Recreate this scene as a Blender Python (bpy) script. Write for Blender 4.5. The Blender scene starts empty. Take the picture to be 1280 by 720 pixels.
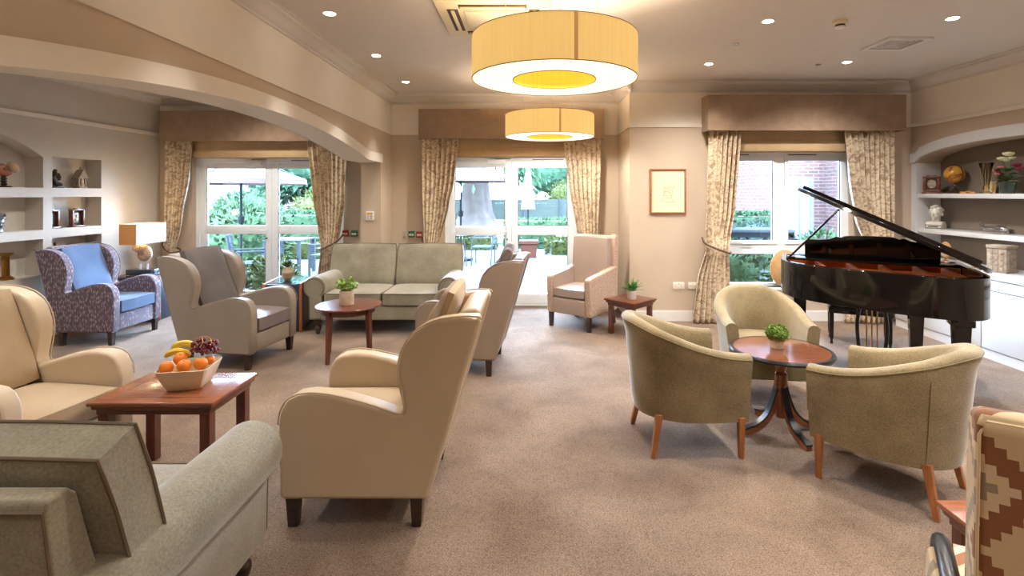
import bpy, bmesh, math, random
from mathutils import Vector, Matrix
R = math.radians
PI = math.pi
random.seed(7)
SC = bpy.context.scene
COL = SC.collection

# ------------------------------------------------------------------ materials
def _mat(name):
    m = bpy.data.materials.new(name); m.use_nodes = True
    nt = m.node_tree
    return m, nt, nt.nodes['Principled BSDF']

def srgb(r, g, b):
    f = lambda c: (c/255/12.92) if c/255 <= .04045 else ((c/255+.055)/1.055)**2.4
    return (f(r), f(g), f(b), 1)

def ramp(nt, stops):
    n = nt.nodes.new('ShaderNodeValToRGB')
    el = n.color_ramp.elements
    while len(el) < len(stops): el.new(.5)
    for e, (p, c) in zip(el, stops): e.position = p; e.color = c
    return n

def coords(nt, scale=(1, 1, 1), rot=(0, 0, 0)):
    tc = nt.nodes.new('ShaderNodeTexCoord'); mp = nt.nodes.new('ShaderNodeMapping')
    mp.inputs['Scale'].default_value = scale; mp.inputs['Rotation'].default_value = rot
    nt.links.new(tc.outputs['Object'], mp.inputs['Vector'])
    return mp.outputs['Vector']

def plain(name, c, rough=.6, metal=0, var=.08, vscale=6, bump=0, bscale=200, coat=0, sheen=0, spec=.5, emit=None, estr=0):
    m, nt, b = _mat(name)
    v = coords(nt)
    if var:
        n = nt.nodes.new('ShaderNodeTexNoise'); n.inputs['Scale'].default_value = vscale; n.inputs['Detail'].default_value = 4
        nt.links.new(v, n.inputs['Vector'])
        lo = tuple(max(0, x*(1-var)) for x in c[:3]) + (1,); hi = tuple(min(1, x*(1+var)) for x in c[:3]) + (1,)
        r = ramp(nt, [(.3, lo), (.7, hi)]); nt.links.new(n.outputs['Fac'], r.inputs['Fac'])
        nt.links.new(r.outputs['Color'], b.inputs['Base Color'])
    else:
        b.inputs['Base Color'].default_value = c
    b.inputs['Roughness'].default_value = rough; b.inputs['Metallic'].default_value = metal
    b.inputs['Specular IOR Level'].default_value = spec
    if coat: b.inputs['Coat Weight'].default_value = coat; b.inputs['Coat Roughness'].default_value = .05
    if sheen: b.inputs['Sheen Weight'].default_value = sheen; b.inputs['Sheen Roughness'].default_value = .4
    if bump:
        n2 = nt.nodes.new('ShaderNodeTexNoise'); n2.inputs['Scale'].default_value = bscale; n2.inputs['Detail'].default_value = 3
        nt.links.new(v, n2.inputs['Vector'])
        bp = nt.nodes.new('ShaderNodeBump'); bp.inputs['Strength'].default_value = bump; bp.inputs['Distance'].default_value = .01
        nt.links.new(n2.outputs['Fac'], bp.inputs['Height']); nt.links.new(bp.outputs['Normal'], b.inputs['Normal'])
    if emit:
        b.inputs['Emission Color'].default_value = emit; b.inputs['Emission Strength'].default_value = estr
    return m

def wood(name, dark, light, rough=.35, axis=(1.2, 14, 14), coat=.3):
    m, nt, b = _mat(name)
    v = coords(nt, axis)
    n = nt.nodes.new('ShaderNodeTexNoise'); n.inputs['Scale'].default_value = 3; n.inputs['Detail'].default_value = 6; n.inputs['Distortion'].default_value = .6
    nt.links.new(v, n.inputs['Vector'])
    r = ramp(nt, [(.3, dark), (.7, light)]); nt.links.new(n.outputs['Fac'], r.inputs['Fac'])
    nt.links.new(r.outputs['Color'], b.inputs['Base Color'])
    b.inputs['Roughness'].default_value = rough; b.inputs['Coat Weight'].default_value = coat; b.inputs['Coat Roughness'].default_value = .12
    return m

def fabric(name, c1, c2, scale=5, fine=260, rough=.9, sheen=.3, bump=.25):
    """upholstery cloth: soft mottling plus a fine weave"""
    m, nt, b = _mat(name)
    v = coords(nt)
    n = nt.nodes.new('ShaderNodeTexNoise'); n.inputs['Scale'].default_value = scale; n.inputs['Detail'].default_value = 5
    f = nt.nodes.new('ShaderNodeTexNoise'); f.inputs['Scale'].default_value = fine; f.inputs['Detail'].default_value = 2
    for q in (n, f): nt.links.new(v, q.inputs['Vector'])
    mx = nt.nodes.new('ShaderNodeMath'); mx.operation = 'ADD'; mul = nt.nodes.new('ShaderNodeMath'); mul.operation = 'MULTIPLY'; mul.inputs[1].default_value = .5
    nt.links.new(n.outputs['Fac'], mx.inputs[0]); nt.links.new(f.outputs['Fac'], mx.inputs[1]); nt.links.new(mx.outputs[0], mul.inputs[0])
    r = ramp(nt, [(.36, c1), (.64, c2)]); nt.links.new(mul.outputs[0], r.inputs['Fac'])
    nt.links.new(r.outputs['Color'], b.inputs['Base Color'])
    b.inputs['Roughness'].default_value = rough; b.inputs['Sheen Weight'].default_value = sheen; b.inputs['Sheen Roughness'].default_value = .4
    b.inputs['Specular IOR Level'].default_value = .25
    bp = nt.nodes.new('ShaderNodeBump'); bp.inputs['Strength'].default_value = bump; bp.inputs['Distance'].default_value = .004
    nt.links.new(f.outputs['Fac'], bp.inputs['Height']); nt.links.new(bp.outputs['Normal'], b.inputs['Normal'])
    return m

def glass_mat(name, tint=(1, 1, 1, 1), refl=.06):
    m = bpy.data.materials.new(name); m.use_nodes = True; nt = m.node_tree
    nt.nodes.remove(nt.nodes['Principled BSDF']); out = nt.nodes['Material Output']
    t = nt.nodes.new('ShaderNodeBsdfTransparent'); t.inputs['Color'].default_value = tint
    g = nt.nodes.new('ShaderNodeBsdfGlossy'); g.inputs['Roughness'].default_value = .02
    fr = nt.nodes.new('ShaderNodeFresnel'); fr.inputs['IOR'].default_value = 1.35
    mx = nt.nodes.new('ShaderNodeMixShader')
    nt.links.new(fr.outputs[0], mx.inputs[0]); nt.links.new(t.outputs[0], mx.inputs[1]); nt.links.new(g.outputs[0], mx.inputs[2]); nt.links.new(mx.outputs[0], out.inputs['Surface'])
    return m

def glow(name, c, s, fab=None):
    return plain(name, fab or c, .8, var=.04, emit=c, estr=s)

# ------------------------------------------------------------------ mesh helpers
def BM(): return bmesh.new()

def box(bm, x0, x1, y0, y1, z0, z1, taper=0):
    x0, x1 = min(x0, x1), max(x0, x1); y0, y1 = min(y0, y1), max(y0, y1)
    t = taper
    v = [bm.verts.new(p) for p in ((x0+t, y0+t, z0), (x1-t, y0+t, z0), (x1-t, y1-t, z0), (x0+t, y1-t, z0), (x0, y0, z1), (x1, y0, z1), (x1, y1, z1), (x0, y1, z1))]
    for f in ((3, 2, 1, 0), (4, 5, 6, 7), (0, 1, 5, 4), (1, 2, 6, 5), (2, 3, 7, 6), (3, 0, 4, 7)): bm.faces.new([v[i] for i in f])
    return v

def rbox(bm, x0, x1, y0, y1, z0, z1, r=.01, seg=2):
    b2 = BM(); box(b2, x0, x1, y0, y1, z0, z1)
    r = min(r, .49*min(abs(x1-x0), abs(y1-y0), abs(z1-z0)))
    bmesh.ops.bevel(b2, geom=b2.edges[:], offset=r, segments=seg, profile=.5, affect='EDGES')
    merge(bm, b2)

def merge(bm, b2, mat=None):
    if mat is not None: bmesh.ops.transform(b2, matrix=mat, verts=b2.verts[:])
    me = bpy.data.meshes.new('tmp'); b2.to_mesh(me); b2.free(); bm.from_mesh(me); bpy.data.meshes.remove(me)

def prism(bm, pts, a, b, plane='xz'):
    """polygon extruded along the axis missing from plane, from a to b"""
    def P(p, t):
        if plane == 'xz': return (p[0], t, p[1])
        if plane == 'yz': return (t, p[0], p[1])
        return (p[0], p[1], t)
    n = len(pts)
    A = [bm.verts.new(P(p, a)) for p in pts]; B = [bm.verts.new(P(p, b)) for p in pts]
    bm.faces.new(A); bm.faces.new(B[::-1])
    for i in range(n): bm.faces.new((A[i], B[i], B[(i+1) % n], A[(i+1) % n]))

def smooth_curve(pts, k=4, closed=False):
    """Catmull-Rom through 2D or 3D points"""
    out = []; n = len(pts)
    P = [Vector(p) for p in pts]
    rng = range(n) if closed else range(n-1)
    for i in rng:
        p0 = P[(i-1) % n] if closed or i > 0 else P[0]*2-P[1]
        p1, p2 = P[i], P[(i+1) % n]
        p3 = P[(i+2) % n] if closed or i+2 < n else P[-1]*2-P[-2]
        for j in range(k):
            t = j/k
            out.append(.5*((2*p1)+(p2-p0)*t+(2*p0-5*p1+4*p2-p3)*t*t+(3*p1-p0-3*p2+p3)*t**3))
    if not closed: out.append(P[-1])
    return [tuple(p) for p in out]

def lathe(bm, prof, seg=24, c=(0, 0, 0), cap=True):
    rings = []
    for r, z in prof:
        rings.append([bm.verts.new((c[0]+r*math.cos(2*PI*i/seg), c[1]+r*math.sin(2*PI*i/seg), c[2]+z)) for i in range(seg)])
    for a, b in zip(rings, rings[1:]):
        for i in range(seg): bm.faces.new((a[i], a[(i+1) % seg], b[(i+1) % seg], b[i]))
    if cap:
        bm.faces.new(rings[0][::-1]); bm.faces.new(rings[-1])

def tube(bm, pts, r, seg=8, cap=True):
    P = [Vector(p) for p in pts]; rings = []
    up = None
    for i, p in enumerate(P):
        d = (P[min(i+1, len(P)-1)]-P[max(i-1, 0)]).normalized()
        if up is None:
            up = Vector((0, 0, 1)) if abs(d.z) < .9 else Vector((1, 0, 0))
        s = d.cross(up).normalized(); up = s.cross(d).normalized()
        rr = r[i] if isinstance(r, (list, tuple)) else r
        rings.append([bm.verts.new(p+(s*math.cos(2*PI*k/seg)+up*math.sin(2*PI*k/seg))*rr) for k in range(seg)])
    for a, b in zip(rings, rings[1:]):
        for k in range(seg): bm.faces.new((a[k], a[(k+1) % seg], b[(k+1) % seg], b[k]))
    if cap:
        bm.faces.new(rings[0][::-1]); bm.faces.new(rings[-1])

def ball(bm, c, r, sub=2, s=(1, 1, 1)):
    b2 = BM(); bmesh.ops.create_icosphere(b2, subdivisions=sub, radius=1)
    rr = r if isinstance(r, (tuple, list)) else (r*s[0], r*s[1], r*s[2])
    for v in b2.verts: v.co = Vector((v.co.x*rr[0]+c[0], v.co.y*rr[1]+c[1], v.co.z*rr[2]+c[2]))
    merge(bm, b2)

def pillow(bm, sx, sy, sz, mat=None, n=10, edge=.35, puff=1.0, seed=0, wrinkle=.0):
    """stuffed cushion, sx by sy face, thickness sz; boxy edge of height edge*sz, crown in the middle"""
    rng = random.Random(seed)
    b2 = BM(); top, bot = [], []
    for i in range(n+1):
        rt, rb = [], []
        for j in range(n+1):
            u, v = -1+2*i/n, -1+2*j/n
            # rounded corners
            q = (abs(u)**6+abs(v)**6)
            k = 1 - .05*max(0, abs(u)+abs(v)-1.35)
            h = (1-abs(u)**3.2)*(1-abs(v)**3.2)
            w = (edge+(1-edge)*(h**.5)*puff)*sz/2
            w += rng.uniform(-1, 1)*wrinkle*(1 if 0 < i < n and 0 < j < n else 0)
            x, y = u*sx/2*k, v*sy/2*k
            rt.append(b2.verts.new((x, y, w))); rb.append(b2.verts.new((x, y, -w)))
        top.append(rt); bot.append(rb)
    for i in range(n):
        for j in range(n):
            b2.faces.new((top[i][j], top[i+1][j], top[i+1][j+1], top[i][j+1]))
            b2.faces.new((bot[i][j+1], bot[i+1][j+1], bot[i+1][j], bot[i][j]))
    for k in range(n):
        b2.faces.new((top[k][0], bot[k][0], bot[k+1][0], top[k+1][0]))
        b2.faces.new((top[k+1][n], bot[k+1][n], bot[k][n], top[k][n]))
        b2.faces.new((top[0][k+1], bot[0][k+1], bot[0][k], top[0][k]))
        b2.faces.new((top[n][k], bot[n][k], bot[n][k+1], top[n][k+1]))
    merge(bm, b2, mat)

def TR(x=0, y=0, z=0, rx=0, ry=0, rz=0):
    return Matrix.Translation((x, y, z)) @ Matrix.Rotation(R(rz), 4, 'Z') @ Matrix.Rotation(R(ry), 4, 'Y') @ Matrix.Rotation(R(rx), 4, 'X')

def leaf(bm, p, d, up, L, W, curl=.15):
    d = d.normalized(); s = d.cross(up)
    if s.length < 1e-4: s = d.orthogonal()
    s.normalize(); n = s.cross(d)
    a = bm.verts.new(p); b = bm.verts.new(p+d*L*.5+s*W/2+n*curl*L*.3); c = bm.verts.new(p+d*L-n*curl*L*.2); e = bm.verts.new(p+d*L*.5-s*W/2+n*curl*L*.3)
    bm.faces.new((a, b, c)); bm.faces.new((a, c, e))

def leafy(bm, c, r, n, L, W, seed=0, core=.86, box_like=False, sub=2):
    rng = random.Random(seed); c = Vector(c)
    if core:
        if box_like: box(bm, c.x-r[0]*core, c.x+r[0]*core, c.y-r[1]*core, c.y+r[1]*core, c.z-r[2]*core, c.z+r[2]*core)
        else: ball(bm, c, (r[0]*core, r[1]*core, r[2]*core), sub)
    for _ in range(n):
        if box_like:
            f = rng.choice('xyzzy'); q = [rng.uniform(-1, 1) for _ in range(3)]
            i = 'xyz'.index(f); q[i] = rng.choice((-1, 1)) if f != 'z' else 1
            nrm = Vector((0, 0, 0)); nrm[i] = q[i]
            p = c+Vector((q[0]*r[0], q[1]*r[1], q[2]*r[2]))*rng.uniform(.9, 1.02)
        else:
            v = Vector((rng.gauss(0, 1), rng.gauss(0, 1), rng.gauss(0, 1))).normalized(); nrm = v
            p = c+Vector((v.x*r[0], v.y*r[1], v.z*r[2]))*rng.uniform(.82, 1.05)
        d = nrm+Vector((rng.uniform(-1, 1), rng.uniform(-1, 1), rng.uniform(-.6, 1)))*.9
        leaf(bm, p, d, Vector((rng.uniform(-1, 1), rng.uniform(-1, 1), rng.uniform(-1, 1))), L*rng.uniform(.7, 1.2), W*rng.uniform(.7, 1.2))

# ------------------------------------------------------------------ objects
def obj(name, bm, mat, parent=None, smooth=True, bevel=0, seg=3, solid=0, subd=0, angle=35, flatangle=None):
    bmesh.ops.recalc_face_normals(bm, faces=bm.faces[:])
    me = bpy.data.meshes.new(name); bm.to_mesh(me); bm.free()
    for m in (mat if isinstance(mat, (list, tuple)) else [mat]): me.materials.append(m)
    o = bpy.data.objects.new(name, me); COL.objects.link(o)
    if parent: o.parent = parent
    if solid:
        s = o.modifiers.new('Solidify', 'SOLIDIFY'); s.thickness = solid; s.offset = 0
    if bevel:
        b = o.modifiers.new('Bevel', 'BEVEL'); b.width = bevel; b.segments = seg; b.limit_method = 'ANGLE'; b.angle_limit = R(angle); b.harden_normals = True
    if subd:
        s = o.modifiers.new('Subsurf', 'SUBSURF'); s.levels = subd; s.render_levels = subd
    if smooth:
        me.shade_smooth()
        if not bevel and not subd:
            me.set_sharp_from_angle(angle=R(flatangle or 40))
    return o

def empty(name, loc=(0, 0, 0), rz=0):
    o = bpy.data.objects.new(name, None); COL.objects.link(o); o.empty_display_size = .1
    o.location = loc; o.rotation_euler = (0, 0, R(rz)); return o

def tag(o, label, cat, group=None):
    o['label'] = label; o['category'] = cat
    if group: o['group'] = group
    return o

def thing(name, label, cat, loc=(0, 0, 0), rz=0, group=None):
    return tag(empty(name, loc, rz), label, cat, group)

def struct(name, bm, mat, parent=None, smooth=False, **k):
    o = obj(name, bm, mat, parent, smooth=smooth, **k)
    if not parent: o['kind'] = 'structure'
    return o

def dup(root, loc, rz, label=None, cat=None, group=None, mats=None, scale=None):
    """a copy of a thing with its parts and sub-parts; mats swaps the material of a part by its name"""
    def cp(o, parent):
        c = o.copy(); COL.objects.link(c); c.parent = parent
        if mats and o.data:
            key = o.name.split('.')[0]
            if key in mats:
                c.data = o.data.copy(); c.data.materials.clear(); c.data.materials.append(mats[key])
        for ch in list(o.children): cp(ch, c)
        return c
    r = cp(root, None)
    r.location = loc; r.rotation_euler = (0, 0, R(rz))
    if scale: r.scale = scale
    if label: r['label'] = label
    if cat: r['category'] = cat
    if group: r['group'] = group
    elif 'group' in r.keys() and group == '': del r['group']
    return r
# ================================================================== materials of the room
M = {}
M['wall'] = plain('tan_wallpaper', srgb(196, 178, 157), .85, var=.03, vscale=3, bump=.08, bscale=160)
M['wall_left'] = plain('stone_paint', srgb(203, 195, 184), .8, var=.03)
M['cream'] = plain('cream_paint', srgb(234, 226, 213), .7, var=.02)
M['ceil'] = plain('ceiling_paint', srgb(214, 208, 200), .85, var=.02)
M['white'] = plain('white_gloss_paint', srgb(228, 226, 222), .4, var=.02)
M['upvc'] = plain('white_plastic_frame', srgb(238, 243, 247), .35, var=.02)
M['alcove'] = plain('taupe_alcove_paint', srgb(122, 110, 98), .85, var=.04)
M['cab'] = plain('grey_white_cabinet_paint', srgb(214, 214, 214), .4, var=.02)
M['groove'] = plain('dark_groove', srgb(90, 92, 98), .8, var=0)
M['glass'] = glass_mat('window_glass')
M['black'] = plain('black_plastic', srgb(25, 25, 26), .4, var=.05)
M['chrome'] = plain('chrome', srgb(200, 200, 200), .2, 1, var=0)
M['brass'] = plain('brass', srgb(176, 132, 62), .3, 1, var=.1)

def carpet_mat():
    m, nt, b = _mat('patterned_taupe_carpet')
    v = coords(nt)
    big = nt.nodes.new('ShaderNodeTexNoise'); big.inputs['Scale'].default_value = 2.2; big.inputs['Detail'].default_value = 5; big.inputs['Distortion'].default_value = .5
    w = nt.nodes.new('ShaderNodeTexWave'); w.inputs['Scale'].default_value = 16; w.inputs['Distortion'].default_value = 14; w.inputs['Detail'].default_value = 2; w.inputs['Detail Scale'].default_value = 3.2
    fi = nt.nodes.new('ShaderNodeTexNoise'); fi.inputs['Scale'].default_value = 190; fi.inputs['Detail'].default_value = 2
    for q in (big, w, fi): nt.links.new(v, q.inputs['Vector'])
    r1 = ramp(nt, [(.3, srgb(128, 108, 92)), (.7, srgb(158, 137, 119))]); nt.links.new(big.outputs['Fac'], r1.inputs['Fac'])
    r2 = ramp(nt, [(.15, (.60, .57, .54, 1)), (.6, (1, 1, 1, 1))]); nt.links.new(w.outputs['Fac'], r2.inputs['Fac'])
    r3 = ramp(nt, [(.32, (.55, .54, .53, 1)), (.68, (1.2, 1.2, 1.2, 1))]); nt.links.new(fi.outputs['Fac'], r3.inputs['Fac'])
    a = nt.nodes.new('ShaderNodeMix'); a.data_type = 'RGBA'; a.blend_type = 'MULTIPLY'; a.inputs[0].default_value = .8
    c = nt.nodes.new('ShaderNodeMix'); c.data_type = 'RGBA'; c.blend_type = 'MULTIPLY'; c.inputs[0].default_value = .8
    nt.links.new(r1.outputs[0], a.inputs[6]); nt.links.new(r2.outputs[0], a.inputs[7])
    nt.links.new(a.outputs[2], c.inputs[6]); nt.links.new(r3.outputs[0], c.inputs[7])
    nt.links.new(c.outputs[2], b.inputs['Base Color'])
    b.inputs['Roughness'].default_value = 1; b.inputs['Specular IOR Level'].default_value = .1
    b.inputs['Sheen Weight'].default_value = .08
    bp = nt.nodes.new('ShaderNodeBump'); bp.inputs['Strength'].default_value = .5; bp.inputs['Distance'].default_value = .01
    nt.links.new(fi.outputs['Fac'], bp.inputs['Height']); nt.links.new(bp.outputs['Normal'], b.inputs['Normal'])
    return m
M['carpet'] = carpet_mat()

# ================================================================== room shell (camera at the origin looking along +Y)
XL, XA0, XA1, XR = -5.37, -2.22, -1.96, 4.80     # left wall, arch wall faces, right wall
YB, YL, YW, YN = 7.38, 7.55, 6.54, -3.0          # back wall, back wall beyond the arch, window wall, wall behind camera
XS = 1.255                                        # where the back wall steps forward
CH, RAIL = 3.0, 2.446

b = BM(); box(b, XL-.3, XR+.6, YN-.2, YL+.35, -.12, 0); struct('floor', b, M['carpet'])
b = BM(); box(b, XL-.3, XR+.6, YN-.2, YL+.35, CH, CH+.12); struct('ceiling', b, M['ceil'])

def wall_band(name, pieces, lo=M['wall'], split=RAIL):
    """boxes below the picture rail in the wall colour; those above in cream, as one child"""
    b1, b2 = BM(), BM(); n2 = 0
    for x0, x1, y0, y1, z0, z1 in pieces:
        if z0 < split: box(b1, x0, x1, y0, y1, z0, min(z1, split))
        if z1 > split: box(b2, x0, x1, y0, y1, max(z0, split), z1); n2 += 1
    o = struct(name, b1, lo)
    if n2: obj('frieze', b2, M['cream'], o, smooth=False)
    else: b2.free()
    return o

CD = (-1.205, .685, 2.117)      # centre door opening x0,x1,top
LD = (-4.90, -2.70, 2.117)
RW = (2.33, 4.07, .42, 2.125)
T = .3
wall_band('wall_back', [(XA0, CD[0], YB, YB+T, 0, CH), (CD[1], XS+.02, YB, YB+T, 0, CH), (CD[0], CD[1], YB, YB+T, CD[2], CH)])
wall_band('wall_garden', [(XL-.2, LD[0], YL, YL+T, 0, CH), (LD[1], XA0, YL, YL+T, 0, CH), (LD[0], LD[1], YL, YL+T, LD[2], CH)])
wall_band('wall_window', [(XS, RW[0], YW, YW+T, 0, CH), (RW[1], XR+.02, YW, YW+T, 0, CH), (RW[0], RW[1], YW, YW+T, 0, RW[2]), (RW[0], RW[1], YW, YW+T, RW[3], CH), (XS, XS+.25, YW+T, YB+T, 0, CH)])
wall_band('wall_rear', [(XL-.2, XR+.4, YN-.2, YN, 0, CH)])

# arch wall: a wall with a wide flat arch, its pier against the back wall
AC, AK, ATOP = 3.9, .039, 2.237
def arch_z(y): return max(2.02, ATOP-AK*(y-AC)**2)
ys = [6.26-(6.26-1.54)*i/40 for i in range(41)]
pts = [(YB, 0), (YB, RAIL), (YN, RAIL), (YN, 0), (.94, 0), (.94, 2.02)] + [(y, arch_z(y)) for y in ys[::-1]] + [(6.86, 2.02), (6.86, 0)]
b = BM(); prism(b, pts, XA0, XA1, 'yz'); aw = struct('wall_arch', b, M['wall'])
b = BM(); box(b, XA0, XA1, YN, YB, RAIL, CH); obj('frieze', b, M['cream'], aw, smooth=False)
b = BM(); box(b, XA0, XA1, YB, YL+.01, 0, CH); obj('pier_return', b, M['wall'], aw, smooth=False)
# cream arch trim around the opening, both faces and the underside
up = [(y, arch_z(y)+.112) for y in ys]
tr = [(6.86, 2.02)] + [(y, arch_z(y)) for y in ys] + [(.94, 2.02), (.94, 2.132)] + up[::-1] + [(6.86, 2.132)]
b = BM(); prism(b, [(y, z-.012) for y, z in tr], XA0-.025, XA1+.025, 'yz'); struct('trim_1', b, M['cream'], smooth=True, flatangle=30)

# left wall with recessed niches
NA, NB = (5.85, 6.52), (4.16, 5.74)
ROWS = [(.70, 1.10), (1.20, 1.56), (1.665, 2.02)]
b = BM(); xi = XL-.2
def wl(y0, y1, z0, z1): box(b, xi, XL, y0, y1, z0, z1)
wl(NA[1], YL, 0, CH); wl(NB[1], NA[0], 0, CH); wl(YN, NB[0], 0, CH)
z = 0
for r0, r1 in ROWS: wl(NA[0], NA[1], z, r0); z = r1
wl(NA[0], NA[1], z, CH)
z = 0
for r0, r1 in ROWS: wl(NB[0], NB[1], z, r0); z = r1
arc = [(NB[0]+(NB[1]-NB[0])*i/24, 2.0+.25*(1-(2*i/24-1)**2)) for i in range(25)]
prism(b, [(NB[0], CH)]+arc+[(NB[1], CH)], xi, XL, 'yz')
box(b, xi-.05, xi, YN, YL, 0, CH)
struct('wall_left', b, M['wall_left'])
b = BM(); box(b, XL, XL+.022, YN, YL, RAIL-.02, RAIL+.03); struct('trim_2', b, M['cream'], bevel=.008)

# right wall with its arched alcove
RY0, RY1 = 3.83, 6.44
def rarch(y): 
    c = (RY0+RY1)/2; h = (RY1-RY0)/2-.0; t = (y-c)/h
    return 1.985 + .185*math.sqrt(max(0, 1-abs(t)**2.1))
ry = [RY1-(RY1-RY0)*i/36 for i in range(37)]
pts = [(YW, 0), (YW, RAIL), (YN, RAIL), (YN, 0), (RY0, 0)] + [(y, rarch(y)) for y in ry[::-1]] + [(RY1, 0)]
b = BM(); prism(b, pts, XR, XR+.3, 'yz'); rw = struct('wall_right', b, M['wall'])
b = BM(); box(b, XR, XR+.3, YN, YW, RAIL, CH); obj('frieze', b, M['cream'], rw, smooth=False)
b = BM(); box(b, XR+.29, XR+.33, RY0-.1, RY1+.1, 0, 2.3); obj('alcove_back', b, M['alcove'], rw, smooth=False)
b = BM(); box(b, XR-.012, XR+.29, RY1-.001, RY1+.09, 0, 1.975); obj('alcove_side', b, M['cab'], rw, smooth=False)
b = BM()
tr = [(RY1+.09, 1.985)] + [(y, rarch(y)) for y in ry] + [(RY0-.16, 1.985), (RY0-.16, 2.10)] + [(RY0+(RY1-RY0)*i/36, rarch(RY0+(RY1-RY0)*i/36)+.115) for i in range(37)] + [(RY1+.09, 2.10)]
prism(b, tr, XR-.03, XR+.02, 'yz'); struct('trim_3', b, M['cab'], smooth=True, flatangle=30)
b = BM(); box(b, XR-.022, XR, YN, YW, RAIL-.02, RAIL+.025); struct('trim_4', b, M['cream'], bevel=.008)

# picture rail edge on the back walls and cornices
b = BM(); box(b, XA1, XS, YB-.012, YB, RAIL-.012, RAIL+.014); struct('trim_5', b, M['cream'])
b = BM(); box(b, XS-.012, XR, YW-.012, YW, RAIL-.012, RAIL+.014); box(b, XS-.012, XS, YW, YB, RAIL-.012, RAIL+.014); struct('trim_6', b, M['cream'])
b = BM(); box(b, XA1, XA1+.012, YN, YB, RAIL-.012, RAIL+.012); struct('trim_7', b, M['cream'])

def cornice(name, x0, y0, x1, y1):
    """coved cornice along a wall; the room lies to the left of the direction of travel"""
    prof = [(0, 2.868), (.012, 2.868), (.016, 2.89), (.03, 2.895), (.05, 2.925), (.085, 2.955), (.10, 2.962), (.104, 2.985), (.118, 2.99), (.118, 3.0), (0, 3.0)]
    d = Vector((x1-x0, y1-y0)); L = d.length; d.normalize(); n = Vector((-d.y, d.x))
    b = BM(); A, B = [], []
    for q, zz in prof:
        A.append(b.verts.new((x0+n.x*q-d.x*0, y0+n.y*q, zz))); B.append(b.verts.new((x1+n.x*q, y1+n.y*q, zz)))
    k = len(prof); b.faces.new(A); b.faces.new(B[::-1])
    for i in range(k): b.faces.new((A[i], B[i], B[(i+1) % k], A[(i+1) % k]))
    return struct(name, b, M['ceil'], smooth=True)
cornice('trim_8', XS, YB, XA1, YB); cornice('trim_9', XR, YW, XS-.118, YW); cornice('trim_10', XA1, YB, XA1, YN)
cornice('trim_11', XR, YN, XR, YW); cornice('trim_12', XS, YW-.118, XS, YB); cornice('trim_13', XA0, YL, XL, YL); cornice('trim_14', XL, YL, XL, YN)
cornice('trim_15', XA0, YN, XA0, YL)

def skirting(name, x0, x1, y0, y1):
    b = BM(); box(b, x0, x1, y0, y1, 0, .12); box(b, x0+(.006 if x1-x0 < .05 else 0), x1-(.006 if x1-x0 < .05 else 0), y0+(.006 if y1-y0 < .05 else 0), y1-(.006 if y1-y0 < .05 else 0), .12, .135)
    return struct(name, b, M['white'])
skirting('baseboard_back_left', XA1, CD[0], YB-.018, YB); skirting('baseboard_back_right', CD[1], XS, YB-.018, YB)
skirting('baseboard_window', XS-.018, 4.43, YW-.018, YW); skirting('baseboard_step', XS-.018, XS, YW, YB-.018)
skirting('baseboard_pier', XA1, XA1+.018, 6.86, YB-.018); skirting('baseboard_left', XL, XL+.018, YN, YL); skirting('baseboard_garden', XL+.018, LD[0], YL-.018, YL)

# ------------------------------------------------------------------ glazed doors and window
def leaf_frame(b, x0, x1, y, z0, z1, st=.085, rails=()):
    d0, d1 = y, y+.06
    rbox(b, x0, x0+st, d0, d1, z0, z1, .006); rbox(b, x1-st, x1, d0, d1, z0, z1, .006)
    rbox(b, x0+st, x1-st, d0, d1, z1-st, z1, .006)
    for r0, r1 in rails: rbox(b, x0+st, x1-st, d0, d1, r0, r1, .006)

def french_door(name, x0, x1, y, top, closers, handle_x, trunc=None):
    mid = (x0+x1)/2
    b = BM()
    box(b, x0, x0+.05, y-.01, y+.09, .025, top); box(b, x1-.05, x1, y-.01, y+.09, .025, top); box(b, x0+.05, x1-.05, y-.01, y+.09, top-.055, top); box(b, x0, x1, y-.02, y+.12, 0, .025)
    o = struct(name, b, M['upvc'])
    g = BM(); 
    for a, c in ((x0+.05, mid-.003), (mid+.003, x1-.05)):
        b = BM(); leaf_frame(b, a, c, y+.01, .028, top-.058, .09, ((.028, .165), (1.005, 1.13)))
        lf = obj('door_leaf', b, M['upvc'], o)
        g = BM()
        box(g, a+.088, c-.088, y+.035, y+.045, .16, 1.01); box(g, a+.088, c-.088, y+.035, y+.045, 1.125, top-.14)
        obj('glass_pane', g, M['glass'], lf, smooth=False)
        s = BM()
        for z0, z1 in ((.165, 1.005), (1.13, top-.148)):
            for xx in (a+.09, c-.098): box(s, xx, xx+.008, y+.025, y+.034, z0, z1)
        obj('glazing_gasket', s, M['black'], lf, smooth=False)
    for cx in closers:
        b = BM(); rbox(b, cx-.125, cx+.125, y-.055, y-.011, top-.10, top-.03, .008); cl = obj('door_closer', b, M['upvc'], o)
        a2 = BM(); box(a2, cx-.02, cx+.2, y-.045, y-.03, top-.028, top-.018); obj('closer_arm', a2, M['chrome'], cl)
    b = BM(); rbox(b, mid-.075, mid-.045, y-.012, y+.012, .9, 1.14, .005); tube(b, [(mid-.06, y-.012, 1.06), (mid-.06, y-.055, 1.06), (mid-.17, y-.06, 1.06)], .009)
    obj('door_handle', b, M['upvc'], o)
    b = BM(); lathe(b, [(.011, 0), (.011, .02)], 12); bmesh.ops.transform(b, matrix=TR(mid-.06, y-.012, .945, rx=90), verts=b.verts[:]); obj('keyhole', b, M['black'], o)
    b = BM(); box(b, mid+.30, x1-.2, y-.016, y-.008, top-.036, top-.026); obj('trickle_vent', b, M['groove'], o)
    return o
french_door('door_1', CD[0], CD[1], YB+.06, CD[2], [-.47], 0)
french_door('door_2', LD[0], LD[1], YL+.10, LD[2], [-4.05], 0)

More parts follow.
